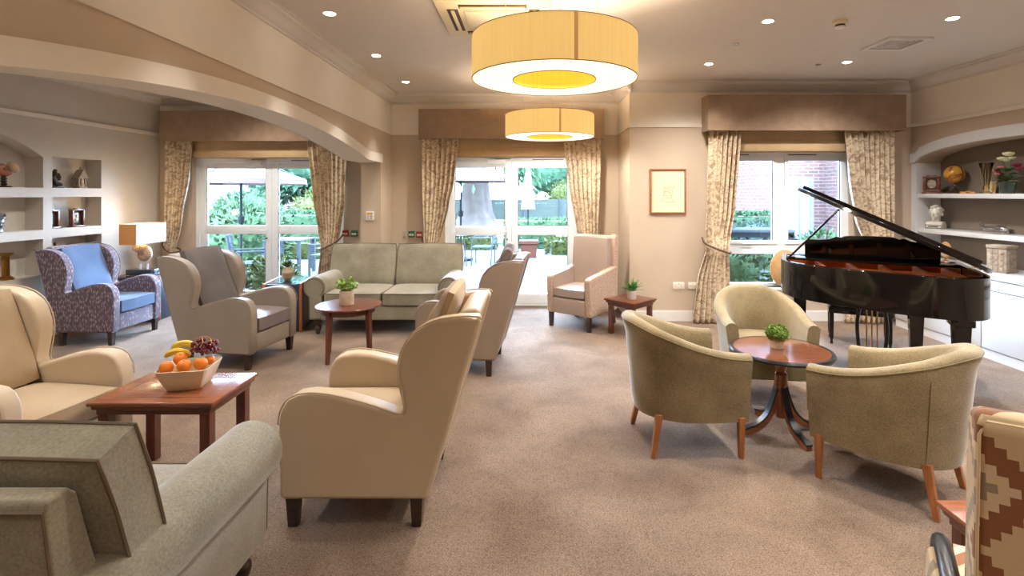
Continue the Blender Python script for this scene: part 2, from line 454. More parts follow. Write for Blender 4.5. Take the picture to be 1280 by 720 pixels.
def window_frame():
    x0, x1, z0, z1 = RW; y = YW+.1; mid = 3.2
    b = BM(); st = .06
    for a in (x0, x1-st): box(b, a, a+st, y, y+.08, z0, z1)
    box(b, x0+st, x1-st, y, y+.08, z1-st, z1); box(b, x0+st, x1-st, y, y+.08, z0, z0+st*.6); box(b, mid-.05, mid+.05, y, y+.08, z0+st*.6, z1-st)
    for a, c in ((x0+st, mid-.05), (mid+.05, x1-st)): box(b, a, c, y, y+.08, .83, .96)
    o = struct('window_1', b, M['upvc'])
    for a, c in ((x0+st, mid-.05), (mid+.05, x1-st)):
        s = BM(); q = .045
        box(s, a+.001, a+q, y-.015, y+.05, .9605, z1-st-.001); box(s, c-q, c-.001, y-.015, y+.05, .9605, z1-st-.001); box(s, a+q, c-q, y-.015, y+.05, z1-st-q, z1-st-.001); box(s, a+q, c-q, y-.015, y+.05, .9605, 1.0)
        sh = obj('sash', s, M['upvc'], o)
        g = BM(); box(g, a+.04, c-.04, y+.02, y+.03, .99, z1-st-.04); obj('glass_pane', g, M['glass'], sh, smooth=False)
        k = BM(); box(k, a+q, a+q+.007, y+.005, y+.018, 1.0, z1-st-q); box(k, c-q-.007, c-q, y+.005, y+.018, 1.0, z1-st-q); obj('glazing_gasket', k, M['black'], sh, smooth=False)
        g = BM(); box(g, a, c, y+.03, y+.04, z0+.03, .835); obj('lower_pane', g, M['glass'], o, smooth=False)
        h = BM(); tube(h, [((a+c)/2-.06, y-.03, .965), ((a+c)/2+.06, y-.03, .965)], .009); box(h, (a+c)/2+.03, (a+c)/2+.07, y-.03, y-.01, .955, .975); obj('window_handle', h, M['upvc'], sh)
        v = BM(); box(v, a+.05, c-.35, y-.008, y, z1-.035, z1-.024); obj('trickle_vent', v, M['groove'], o)
    s = BM(); rbox(s, x0-.04, x1+.04, YW-.05, y+.02, z0-.03, z0, .008); obj('window_sill', s, M['white'], o)
window_frame()

# ------------------------------------------------------------------ alcove shelves and cabinets
for zt, lab in ((1.60, 'upper white alcove shelf, the one carrying the globe and flowering plant'), (1.176, 'lower white alcove shelf, the one carrying the bust and silver model')):
    b = BM(); rbox(b, XR-.0, XR+.288, RY0+.0, RY1-.002, zt-.052, zt, .004)
    tag(obj('alcove_shelf', b, M['cab']), lab, 'shelf', 'shelves in the right alcove')
b = BM(); rbox(b, 4.41, 4.784, RY0-.3, YW-.235, .775, .81, .006); box(b, 4.77, XR+.286, RY0+.004, RY1-.004, .776, .8098); tag(obj('cabinet_worktop', b, M['cab']), 'long pale worktop running over the base cabinets under the right alcove', 'worktop')
for i, (y0, y1, lab) in enumerate(((5.10, YW-.235, 'pale grey base cabinet below the alcove worktop, in the window corner'), (4.58, 5.10, 'pale grey base cabinet below the alcove worktop, just beyond the piano tail'), (3.53, 4.58, 'pale grey base cabinet below the alcove worktop, farthest from the window'))):
    t = thing('base_cabinet', lab, 'cabinet', (4.44, (y0+y1)/2, 0), 0, 'base cabinets under the alcove')
    h = (y1-y0)/2
    b = BM(); box(b, .012, .342, -h+.001, h-.001, .09, .774); obj('carcass', b, M['groove'], t, smooth=False)
    b = BM(); box(b, 0, .342, -h+.001, h-.001, 0, .09); obj('plinth', b, M['cab'], t, smooth=False)
    b = BM(); rbox(b, -.012, .014, -h+.005, h-.005, .667, .768, .004); obj('drawer', b, M['cab'], t)
    b = BM(); rbox(b, -.012, .014, -h+.005, h-.005, .098, .66, .004); obj('door', b, M['cab'], t)

# ------------------------------------------------------------------ ceiling fittings
M['lamp_on'] = glow('downlight_lens', (1, .9, .75, 1), 40)
def light(name, kind, loc, energy, color, **k):
    l = bpy.data.lights.new(name, kind); l.energy = energy; l.color = color
    for a, v in k.items(): setattr(l, a, v)
    o = bpy.data.objects.new(name, l); COL.objects.link(o); o.location = loc
    return o
DL = dict(warm=(1, .95, .88), white=(1, .97, .95))
first = None
spots = []
for x, yy in ((-1.55, (4.03, 5.26, 6.5, 2.8, 1.55, .3, -1.0, -2.3)), (1.93, (4.21, 5.60, 2.8, 1.4, 0, -1.4, -2.5)), (3.37, (4.14, 5.52, 2.76, 1.4, 0, -1.4, -2.5)), (-3.6, (6.6, 5.2, 3.8, 2.4, 1.0)), ):  # alcove row and near-half lamps are added out of view as fill light
    for y in yy: spots.append((x, y))
NAMED = {(-1.55, 4.03): 'lit ceiling downlight by the arch, nearest the camera of the three there', (-1.55, 5.26): 'lit ceiling downlight by the arch, middle one of the three', (-1.55, 6.5): 'lit ceiling downlight by the arch, close to the cornice above the sofa',
         (1.93, 4.21): 'lit ceiling downlight between the big drum pendant and the smoke detector', (1.93, 5.60): 'lit ceiling downlight in front of the right pelmet, the left one of two', (3.37, 4.14): 'lit ceiling downlight beyond the square vent, near the right wall', (3.37, 5.52): 'lit ceiling downlight in front of the right pelmet, the right one of two'}
for x, y in spots:
    lab = NAMED.get((x, y), 'added unseen ceiling downlight lighting the alcove beyond the arch' if x < -3 else 'added unseen ceiling downlight lighting the near half of the room')
    if first is None:
        first = r = thing('ceiling_downlight', lab, 'ceiling light', (x, y, CH), 0, 'recessed ceiling downlights')
        b = BM(); lathe(b, [(.038, -.004), (.05, -.008), (.054, -.004), (.054, -.001)], 24); obj('bezel', b, M['white'], r)
        b = BM(); lathe(b, [(.0005, -.010), (.037, -.009), (.037, -.004)], 20); obj('lens', b, M['lamp_on'], r)
    else: r = dup(first, (x, y, CH), 0, lab)
    l = light('downlight_lamp', 'SPOT', (x, y, CH-.03), (135 if x > 0 else 95 if x < -3 else 60)*(.8 if y < 2 else 1.25 if y > 3.5 else .9), DL['warm'] if x < 3 else DL['white'], spot_size=R(68 if x == -1.55 else 142 if y > 3.5 else 128), spot_blend=1, shadow_soft_size=.04)

# big drum pendants
M['shade'] = None
def shade_mat(name, c, s):
    m, nt, bs = _mat(name); v = coords(nt, (60, 60, 2))
    n = nt.nodes.new('ShaderNodeTexNoise'); n.inputs['Scale'].default_value = 1.2; n.inputs['Detail'].default_value = 4; nt.links.new(v, n.inputs['Vector'])
    lo = tuple(q*.90 for q in c[:3])+(1,)
    r = ramp(nt, [(.3, lo), (.7, c)]); nt.links.new(n.outputs['Fac'], r.inputs['Fac'])
    nt.links.new(r.outputs['Color'], bs.inputs['Base Color']); nt.links.new(r.outputs['Color'], bs.inputs['Emission Color']); bs.inputs['Emission Strength'].default_value = s; bs.inputs['Roughness'].default_value = .8
    return m
M['silk'] = shade_mat('lit_cream_silk_shade', srgb(232, 194, 118), .60)
M['silk_in'] = shade_mat('lit_gold_inner_shade', srgb(238, 192, 62), .62)
M['diffuser'] = glow('lit_white_diffuser', (1, .92, .74, 1), .85, srgb(240, 232, 215))
M['trimline'] = plain('brown_trim_tape', srgb(140, 105, 60), .7, var=0)
M['wire'] = plain('steel_wire', srgb(190, 180, 160), .4, .6, var=0)
def ring(b, r, z0, z1, th=.004, seg=72):
    lathe2(b, [(r, z0), (r, z1), (r-th, z1), (r-th, z0)], seg)
def lathe2(b, prof, seg, c=(0, 0)):
    rings = [[b.verts.new((c[0]+r*math.cos(2*PI*i/seg), c[1]+r*math.sin(2*PI*i/seg), z)) for i in range(seg)] for r, z in prof]
    for k in range(len(rings)):
        a, d = rings[k], rings[(k+1) % len(rings)]
        for i in range(seg): b.faces.new((a[i], a[(i+1) % seg], d[(i+1) % seg], d[i]))
def pendant(lab, x, y, zb, Ro, Ri, h, rot):
    t = thing('drum_pendant', lab, 'pendant light', (x, y, zb), rot, 'drum pendants on the ceiling')
    b = BM(); ring(b, Ro, .003, h); obj('outer_shade', b, M['silk'], t)
    b = BM(); ring(b, Ri, .003, h); obj('inner_shade', b, M['silk_in'], t)
    b = BM(); lathe2(b, [(Ro-.006, .004), (Ri+.002, .004), (Ri+.002, .010), (Ro-.006, .010)], 72); obj('diffuser', b, M['diffuser'], t)
    b = BM()
    for r_, z_ in ((Ro, 0), (Ro, h-.004), (Ri, 0)): ring(b, r_+.0012, z_, z_+.004, .005)
    obj('rim_tape', b, M['trimline'], t)
    b = BM(); a0 = -.9
    for k in range(2):
        a = a0+.0; box(b, 0, .001, 0, .001, 0, .001) if 0 else None
    an = -PI/2+.18
    p0 = Vector((math.cos(an)*(Ro+.001), math.sin(an)*(Ro+.001), 0)); s = Vector((-math.sin(an), math.cos(an), 0))*.011; o_ = Vector((math.cos(an), math.sin(an), 0))*.001
    q = [b.verts.new(p0+k*s+m_*o_+Vector((0, 0, zz))) for m_ in (-2, 1) for k, zz in ((-1, .004), (1, .004), (1, h-.004), (-1, h-.004))]
    for f in ((0, 1, 2, 3), (7, 6, 5, 4), (0, 4, 5, 1), (1, 5, 6, 2), (2, 6, 7, 3), (3, 7, 4, 0)): b.faces.new([q[i] for i in f])
    obj('shade_seam', b, plain('shade_seam', srgb(206, 160, 98), .8, var=0, emit=(.55, .34, .13, 1), estr=.3) if 'shade_seam' not in bpy.data.materials else bpy.data.materials['shade_seam'], t)
    top = CH-zb
    for k in range(3):
        a = R(80+120*k); b = BM(); tube(b, [(math.cos(a)*Ro*.62, math.sin(a)*Ro*.62, h-.02), (math.cos(a)*Ro*.62, math.sin(a)*Ro*.62, top)], .002, 6); obj('suspension_wire', b, M['wire'], t)
    b = BM()
    for k in range(3):
        a = R(80+120*k); tube(b, [(math.cos(a)*Ri, math.sin(a)*Ri, h-.02), (math.cos(a)*Ro*.995, math.sin(a)*Ro*.995, h-.02)], .003, 6)
    obj('frame_spoke', b, M['wire'], t)
    light('pendant_lamp', 'SPOT', (x, y, zb-.01), 85 if y < 5 else 105, (1, .91, .80), spot_size=R(176), spot_blend=.3, shadow_soft_size=.06)
    for k in range(4):
        a = R(45+90*k); rm = (Ro+Ri)/2
        light('pendant_lamp', 'POINT', (x+rm*math.cos(a), y+rm*math.sin(a), zb+h*.55), 12, (1, .88, .72), shadow_soft_size=.04)
pendant('large cream silk ring pendant nearest the camera, glowing gold inside', .16, 3.38, 2.335, .533, .27, .27, 0)
pendant('cream silk ring pendant hanging in front of the centre glazed doors', .24, 6.22, 2.275, .53, .27, .265, 0)

# cassette air conditioner
M['acplastic'] = plain('cream_plastic', srgb(226, 214, 180), .5, var=.02)
M['acdark'] = plain('dark_slot', srgb(70, 55, 28), .8, var=0)
t = thing('ceiling_cassette_unit', 'square cream air conditioning cassette in the ceiling beside the big drum pendant', 'air conditioner', (-.27, 4.10, CH), 0)
b = BM(); rbox(b, -.42, .42, -.42, .42, -.035, -.001, .012); obj('fascia', b, M['acplastic'], t)
b = BM(); rbox(b, -.22, .22, -.22, .22, -.047, -.034, .008); g = obj('intake_grille', b, M['acplastic'], t)
for k in range(4):
    b = BM(); m = TR(rz=90*k)
    b2 = BM(); box(b2, -.25, .25, -.345, -.265, -.038, -.034); merge(b, b2, m); s = obj('outlet_slot', b, M['acdark'], t, smooth=False)
    b = BM(); b2 = BM(); rbox(b2, -.24, .24, -.318, -.29, -.048, -.039, .003); merge(b, b2, m); obj('flap', b, M['acplastic'], s)

t = thing('ceiling_vent', 'square white louvred air vent in the ceiling in front of the right pelmet', 'ceiling vent', (3.40, 4.83, CH), 0)
b = BM()
for k in range(4):
    b2 = BM(); box(b2, -.155, .20, -.20, -.155, -.02, -.001); merge(b, b2, TR(rz=90*k))
obj('vent_frame', b, M['white'], t, smooth=False)
b = BM(); box(b, -.155, .155, -.155, .155, -.006, -.002); obj('vent_recess', b, M['acdark'], t, smooth=False)
b = BM()
for s in (.13, .095, .06):
    for k in range(4):
        b2 = BM(); box(b2, -s+.016, s, -s, -s+.016, -.014, -.007); merge(b, b2, TR(rz=90*k))
box(b, -.03, .03, -.03, .03, -.014, -.007); obj('louvre', b, M['white'], t, smooth=False)

t = thing('smoke_detector', 'round cream smoke detector on the ceiling', 'smoke detector', (2.52, 4.22, CH), 0)
b = BM(); lathe(b, [(.055, -.001), (.055, -.022), (.048, -.03)], 28); obj('base_ring', b, M['acplastic'], t)
b = BM(); lathe(b, [(.036, -.031), (.036, -.046)], 28); obj('sensor_slots', b, M['black'], t)
b = BM(); lathe(b, [(.042, -.046), (.040, -.055), (.02, -.062), (.0005, -.063)], 28); obj('cover', b, M['white'], t)
for x, y, lab in ((1.93, 4.86, 'small flat ceiling sensor between two downlights left of the smoke detector'), (3.12, 5.62, 'tiny ceiling sensor beside the rear downlight, in front of the right pelmet')):
    b = BM(); lathe(b, [(.028, -.001), (.03, -.008), (.018, -.012), (.017, -.006), (.0005, -.006)], 24); o = obj('ceiling_sensor', b, M['chrome']); o.location = (x, y, CH); tag(o, lab, 'sensor', 'ceiling sensors')
# ================================================================== pelmets, blinds, curtains
M['pelmet'] = fabric('brown_linen_pelmet', srgb(132, 108, 88), srgb(156, 131, 108), 8, 320, bump=.15, sheen=.15)
M['blind'] = fabric('tan_blind_cloth', srgb(176, 146, 108), srgb(196, 166, 126), 4, 260, bump=.1, sheen=.1)
def pelmet(lab, x0, x1, yw, d, z0=2.365, z1=2.79):
    b = BM(); box(b, x0, x1, yw-d, yw-d+.02, z0, z1); box(b, x0, x0+.02, yw-d+.0205, yw-.002, z0, z1); box(b, x1-.02, x1, yw-d+.0205, yw-.002, z0, z1); box(b, x0+.0205, x1-.0205, yw-d+.0205, yw-.002, z1-.02, z1)
    tag(obj('curtain_pelmet', b, M['pelmet'], smooth=False), lab, 'pelmet', 'brown linen pelmets')
pelmet('brown linen box pelmet over the centre glazed doors', -1.536, 1.03, YB, .2, 2.362, 2.77)
pelmet('brown linen box pelmet over the glazed doors seen through the arch', -5.24, -2.42, YL, .2, 2.345, 2.77)
pelmet('brown linen box pelmet over the brick-view window behind the piano', 2.163, 4.564, YW, .24, 2.365, 2.80)
def blind(lab, x0, x1, yw, z0):
    t = thing('roman_blind', lab, 'blind', ((x0+x1)/2, yw-.03, z0)); h = (x1-x0)/2
    b = BM(); box(b, -h, h, -.008, .0, .13, .50); obj('blind_cloth', b, M['blind'], t, smooth=False)
    b = BM(); rbox(b, -h, h, -.02, .018, .002, .10, .008); rbox(b, -h+.002, h-.002, -.014, .012, .10, .14, .006); obj('gathered_fold', b, M['blind'], t)
blind('tan roman blind drawn up above the centre glazed doors', -1.2, .68, YB-.01, 2.117)
blind('tan roman blind drawn up above the glazed doors seen through the arch', -4.88, -2.72, YL-.01, 2.117)
blind('tan roman blind drawn up above the window behind the piano', 2.33, 4.07, YW-.01, 2.125)

def damask():
    m, nt, b = _mat('gold_damask_curtain')
    v = coords(nt, (1, .5, 1))
    n = nt.nodes.new('ShaderNodeTexNoise'); n.inputs['Scale'].default_value = 7; n.inputs['Detail'].default_value = 3; n.inputs['Distortion'].default_value = 2.5
    f = nt.nodes.new('ShaderNodeTexNoise'); f.inputs['Scale'].default_value = 42; f.inputs['Detail'].default_value = 3
    for q in (n, f): nt.links.new(v, q.inputs['Vector'])
    ad = nt.nodes.new('ShaderNodeMath'); ad.operation = 'MULTIPLY_ADD'; ad.inputs[1].default_value = .45; nt.links.new(f.outputs['Fac'], ad.inputs[0]); nt.links.new(n.outputs['Fac'], ad.inputs[2])
    r = ramp(nt, [(.60, srgb(160, 134, 108)), (.70, srgb(200, 180, 150)), (.80, srgb(222, 206, 178)), (.92, srgb(172, 148, 122))])
    nt.links.new(ad.outputs[0], r.inputs['Fac']); nt.links.new(r.outputs['Color'], b.inputs['Base Color'])
    b.inputs['Roughness'].default_value = .55; b.inputs['Sheen Weight'].default_value = .3
    return m
M['damask'] = damask()
M['cord'] = plain('brown_cord', srgb(84, 56, 40), .7, var=.1)
M['lining'] = plain('ivory_lining', srgb(226, 222, 212), .8, var=.03)
def interp(tab, z, k):
    if z >= tab[0][0]: return tab[0][k]
    for a, c in zip(tab, tab[1:]):
        if c[0] <= z <= a[0]:
            t = (a[0]-z)/(a[0]-c[0]); t = t*t*(3-2*t)*.5+t*.5
            return a[k]+(c[k]-a[k])*t
    return tab[-1][k]
def curtain(lab, y, tab, tie_z, hook, folds=8, seed=0, dy=.05):
    """tab rows: z, outer x, inner x (top to bottom). hook: x,z of the wall hook the tie-back goes to"""
    t = thing('curtain', lab, 'curtain', (0, y, 0), 0, 'gold damask curtains')
    rng = random.Random(seed); ph = [rng.uniform(-.5, .5) for _ in range(folds+2)]
    NX, NZ = folds*10, 46; b = BM(); grid = []
    for iz in range(NZ+1):
        z = tab[0][0]+(tab[-1][0]-tab[0][0])*iz/NZ
        a, c = interp(tab, z, 1), interp(tab, z, 2)
        row = []
        pin = math.exp(-((z-tie_z)/.13)**2)
        for ix in range(NX+1):
            s = ix/NX
            k = s*folds
            w = math.cos(2*PI*k+ph[int(k)]*.6+.4*math.sin(3*z+ix*.01))
            amp = dy*(.55+.3*math.sin(z*2+s*5))*(1-.45*pin)
            xx = a+(c-a)*(s+.012*math.sin(2*PI*k*1.0+1.2+z))
            yy = -w*amp-.04*pin
            row.append(b.verts.new((xx, yy, z)))
        grid.append(row)
    for i in range(NZ):
        for j in range(NX): b.faces.new((grid[i][j], grid[i+1][j], grid[i+1][j+1], grid[i][j+1]))
    obj('drape', b, M['damask'], t, solid=.004)
    a, c = interp(tab, tie_z, 1), interp(tab, tie_z, 2)
    sg = 1 if c > a else -1
    b = BM(); pts = smooth_curve([(hook[0], .0, hook[1]), (a-sg*.01, -.07, tie_z+.06), ((a+c)/2, -.135, tie_z-.01), (c-sg*.02, -.12, tie_z-.05), (c+sg*.025, -.02, tie_z-.045), (c-sg*.01, .07, tie_z-.03), ((a+c)/2, .09, tie_z)], 6)
    tube(b, pts, .011, 8); obj('tieback_cord', b, M['cord'], t)
    return t
y1 = YL-.125
curtain('gold damask curtain beside the shell lamp, at the corner of the left wall', y1, [(2.42, -5.20, -4.795), (1.84, -5.20, -4.85), (1.3, -5.20, -4.95), (.82, -5.19, -5.02), (.4, -5.22, -4.88), (.02, -5.22, -4.84)], .82, (-5.21, .95), 6, 1, .04)
curtain('gold damask curtain between the arch-side glazed doors and the red alarm box', y1, [(2.42, -2.60, -3.178), (1.51, -2.63, -3.075), (1.05, -2.70, -3.0), (.86, -2.74, -2.96), (.4, -2.69, -3.02), (.02, -2.66, -3.06)], .86, (-2.66, 1.02), 8, 2, .04)
y1 = YB-.125
curtain('gold damask curtain behind the pale sofa, beside the green door release', y1, [(2.42, -1.50, -.978), (1.84, -1.50, -1.044), (1.4, -1.49, -1.133), (.95, -1.47, -1.245), (.85, -1.46, -1.26), (.4, -1.5, -1.17), (.02, -1.51, -1.15)], .86, (-1.50, 1.0), 7, 3, .04)
curtain('gold damask curtain behind the mauve armchair', y1, [(2.42, .99, .456), (1.84, .99, .533), (1.0, .95, .667), (.9, .93, .72), (.4, .98, .68), (.02, .99, .66)], .9, (1.02, .98), 7, 4, .04)
y1 = YW-.145
curtain('gold damask full-length curtain beside the framed print and wall sockets', y1, [(2.42, 2.20, 2.60), (1.42, 2.17, 2.512), (1.035, 2.15, 2.45), (.92, 2.15, 2.43), (.5, 2.05, 2.45), (.015, 1.99, 2.49)], .93, (2.12, 1.06), 7, 5, .05)
curtain('gold damask curtain behind the piano lid, beside the alcove', y1, [(2.42, 4.479, 3.856), (1.84, 4.479, 3.914), (1.3, 4.47, 4.0), (.95, 4.44, 4.12), (.5, 4.40, 3.95), (.015, 4.40, 3.86)], .95, (4.46, 1.05), 9, 6, .05)

# ================================================================== seating
def leather(name, c, rough=.42):
    return plain(name, c, rough, var=.05, vscale=4, bump=.12, bscale=240, spec=.4)
M['cream_leather'] = leather('cream_leather', srgb(206, 186, 158))
M['grey_leather'] = leather('grey_taupe_leather', srgb(148, 136, 124), .45)
M['taupe_leather'] = leather('taupe_leather', srgb(146, 128, 112), .45)
M['mauve_leather'] = leather('mauve_leather', srgb(170, 152, 140), .34)
M['cream_cloth'] = fabric('sand_cloth', srgb(172, 150, 120), srgb(194, 172, 142), 3, 300)
M['grey_cloth'] = fabric('grey_cloth', srgb(92, 88, 88), srgb(114, 108, 106), 3, 280)
M['seat_grey'] = leather('dark_grey_seat_leather', srgb(118, 106, 104), .4)
M['blue_cloth'] = fabric('slate_blue_cloth', srgb(76, 94, 124), srgb(100, 120, 150), 3, 240)
M['lilac_cloth'] = fabric('lilac_cloth', srgb(146, 142, 156), srgb(176, 170, 184), 4, 240)
M['brown_cloth'] = fabric('brown_grey_cloth', srgb(98, 86, 82), srgb(120, 106, 100), 4, 240)
M['dark_leg'] = wood('dark_wenge', srgb(34, 22, 18), srgb(62, 42, 34), .4)
M['tub_leg'] = wood('orange_beech', srgb(132, 78, 40), srgb(172, 108, 58), .4, (14, 14, 1.5))
M['mahog'] = wood('red_mahogany', srgb(74, 34, 22), srgb(116, 60, 38), .3)
M['mahog_leg'] = wood('red_mahogany_upright', srgb(74, 34, 22), srgb(112, 56, 36), .35, (14, 14, 1.2))
M['cherry'] = wood('cherry_top', srgb(120, 68, 42), srgb(156, 92, 58), .26)
M['sofa'] = fabric('sage_grey_velvet', srgb(124, 118, 102), srgb(158, 151, 132), 5, 120, .8, .5, .15)
M['sofa_pipe'] = plain('sofa_piping', srgb(112, 98, 80), .8, var=.05)
M['tub'] = fabric('olive_gold_velvet', srgb(116, 102, 74), srgb(156, 140, 108), 5, 150, .8, .5, .2)
M['tub_base'] = fabric('olive_green_velvet', srgb(110, 100, 70), srgb(134, 122, 88), 5, 150, .85, .3, .2)

def purple():
    m, nt, b = _mat('purple_dash_cloth'); v = coords(nt, (52, 52, 20))
    vo = nt.nodes.new('ShaderNodeTexVoronoi'); vo.inputs['Scale'].default_value = 1; vo.inputs['Randomness'].default_value = .75
    nt.links.new(v, vo.inputs['Vector'])
    r = ramp(nt, [(.20, srgb(170, 152, 152)), (.36, srgb(104, 86, 100)), (.8, srgb(80, 64, 78))]); nt.links.new(vo.outputs['Distance'], r.inputs['Fac'])
    nt.links.new(r.outputs[0], b.inputs['Base Color']); b.inputs['Roughness'].default_value = .8; b.inputs['Sheen Weight'].default_value = .4
    return m
M['purple'] = purple()

WPROF = [(0, .14), (.69, .14), (.71, .16), (.715, .50), (.705, .565), (.675, .615), (.63, .642), (.56, .652), (.47, .645), (.36, .620), (.25, .588), (.16, .556),
         (.125, .555), (.115, .585), (.13, .66), (.145, .74), (.14, .81), (.115, .88), (.07, .94), (.01, .98), (-.06, 1.003), (-.15, 1.015), (-.235, 1.015), (-.255, 1.0)]
def wing_chair(lab, loc, rz, body, seatm, backm, group='winged leather armchairs', back_kind='slab', scale=(1, 1, 1), hw=.36):
    t = thing('wing_armchair', lab, 'armchair', loc, rz, group); t.scale = scale
    X = lambda pts: [(x-.33, z) for x, z in pts]
    ar = .105
    for s in (-1, 1):
        b = BM(); prism(b, X(WPROF), s*(hw-ar), s*hw, 'xz'); sp = obj('winged_side', b, body, t, bevel=.028, seg=4, angle=50)
        # piping along the wing and arm outline on the outer face
        b = BM(); pr = smooth_curve([(x-.33-.0, s*(hw-.004), z) for x, z in WPROF[3:]], 2); tube(b, pr, .004, 6); obj('piping', b, body, sp)
    b = BM(); prism(b, X([(-.0, .15), (.06, .15), (.09, .46), (-.13, 1.0), (-.15, 1.022), (-.21, 1.03), (-.245, 1.018)]), -(hw-ar)+.002, hw-ar-.002, 'xz'); obj('back_panel', b, body, t, bevel=.025, seg=3, angle=40)
    b = BM(); rbox(b, -.26, .365, -(hw-ar)+.002, hw-ar-.002, .145, .315, .018, 3); obj('seat_rail', b, body, t)
    b = BM(); pillow(b, .58, 2*(hw-ar)-.008, .165, TR(.105, 0, .395), 12, .7, .9); obj('seat_cushion', b, seatm, t)
    if back_kind == 'slab':
        b = BM(); pillow(b, .60, 2*(hw-ar)-.01, .12, TR(-.287, 0, .735, ry=-112), 12, .55, .9); obj('back_cushion', b, backm, t)
    elif back_kind == 'tall':
        b = BM(); pillow(b, .66, 2*(hw-ar)-.03, .10, TR(-.302, 0, .760, ry=-112), 12, .55, .9); obj('back_cushion', b, backm, t)
    for x in (-.27, .325):
        for s in (-1, 1):
            b = BM(); box(b, x-.03, x+.03, s*(hw-.045)-.03, s*(hw-.045)+.03, 0, .142, .008); obj('leg', b, M['dark_leg'], t, bevel=.003, seg=2)
    return t
wing_chair('cream leather wing armchair with a sand pillow over its back, standing nearest the camera', (-.813, 2.83, 0), 180, M['cream_leather'], M['cream_leather'], M['cream_leather'], back_kind=None)
wing_chair('taupe leather wing armchair with two rolled pillows, between the cream one and the glazed doors', (-.60, 4.90, 0), 175.5, M['taupe_leather'], M['seat_grey'], M['taupe_leather'], back_kind=None)
wing_chair('grey leather wing armchair with charcoal back cushion, in front of the leather trunk', (-2.832, 5.075, 0), -8, M['grey_leather'], M['seat_grey'], M['grey_cloth'], back_kind='tall')
wing_chair('purple dash-patterned wing armchair with blue cushions, below the wall niches', (-4.685, 5.795, 0), 0, M['purple'], M['blue_cloth'], M['blue_cloth'], group='patterned armchairs', scale=(.86, 1, 1))
wing_chair('cream leather wing armchair with sand cloth cushions, behind the fruit bowl table', (-2.86, 2.90, 0), -8, M['cream_leather'], M['cream_cloth'], M['cream_cloth'])

def head_pillow(lab, loc, mat, sx, sy, sz, rx, ry, rz):
    b = BM(); pillow(b, sx, sy, sz, None, 12, .3, 1.0); o = obj('pillow', b, mat); o.location = loc; o.rotation_euler = (R(rx), R(ry), R(rz)); tag(o, lab, 'pillow', 'loose pillows on the wing chairs'); return o
head_pillow('sand coloured loose pillow resting in the top of the near cream wing chair', (-.438, 2.83, .985), M['cream_cloth'], .26, .46, .11, 0, -68, 0)
head_pillow('brown-grey rolled pillow in the top of the taupe wing chair', (-.224, 4.765, .995), M['brown_cloth'], .22, .20, .105, 0, -68, 0)
head_pillow('lilac rolled pillow in the top of the taupe wing chair', (-.212, 4.985, 1.03), M['lilac_cloth'], .22, .20, .105, 0, -68, 0)

# ------------------------------------------------------------------ sofas
TURNED = [(.018, 0), (.024, .006), (.022, .02), (.03, .04), (.036, .065), (.034, .085), (.02, .1), (.026, .108), (.04, .125), (.044, .15), (.044, .162)]
def piping_rect(b, sx, sy, w, mat, r=.006):
    k = .955
    pts = [(sx/2*k, sy/2*k, w), (sx/2, 0, w), (sx/2*k, -sy/2*k, w), (0, -sy/2, w), (-sx/2*k, -sy/2*k, w), (-sx/2, 0, w), (-sx/2*k, sy/2*k, w), (0, sy/2, w)]
    P = []
    n = 10
    def edge(i, j):
        u, v = i, j; kk = 1-.05*max(0, abs(u)+abs(v)-1.35); return (u*sx/2*kk, v*sy/2*kk, w)
    for i in range(n): P.append(edge(-1+2*i/n, -1))
    for i in range(n): P.append(edge(1, -1+2*i/n))
    for i in range(n): P.append(edge(1-2*i/n, 1))
    for i in range(n+1): P.append(edge(-1, 1-2*i/n))
    b2 = BM(); tube(b2, P, r, 6); merge(b, b2, mat)
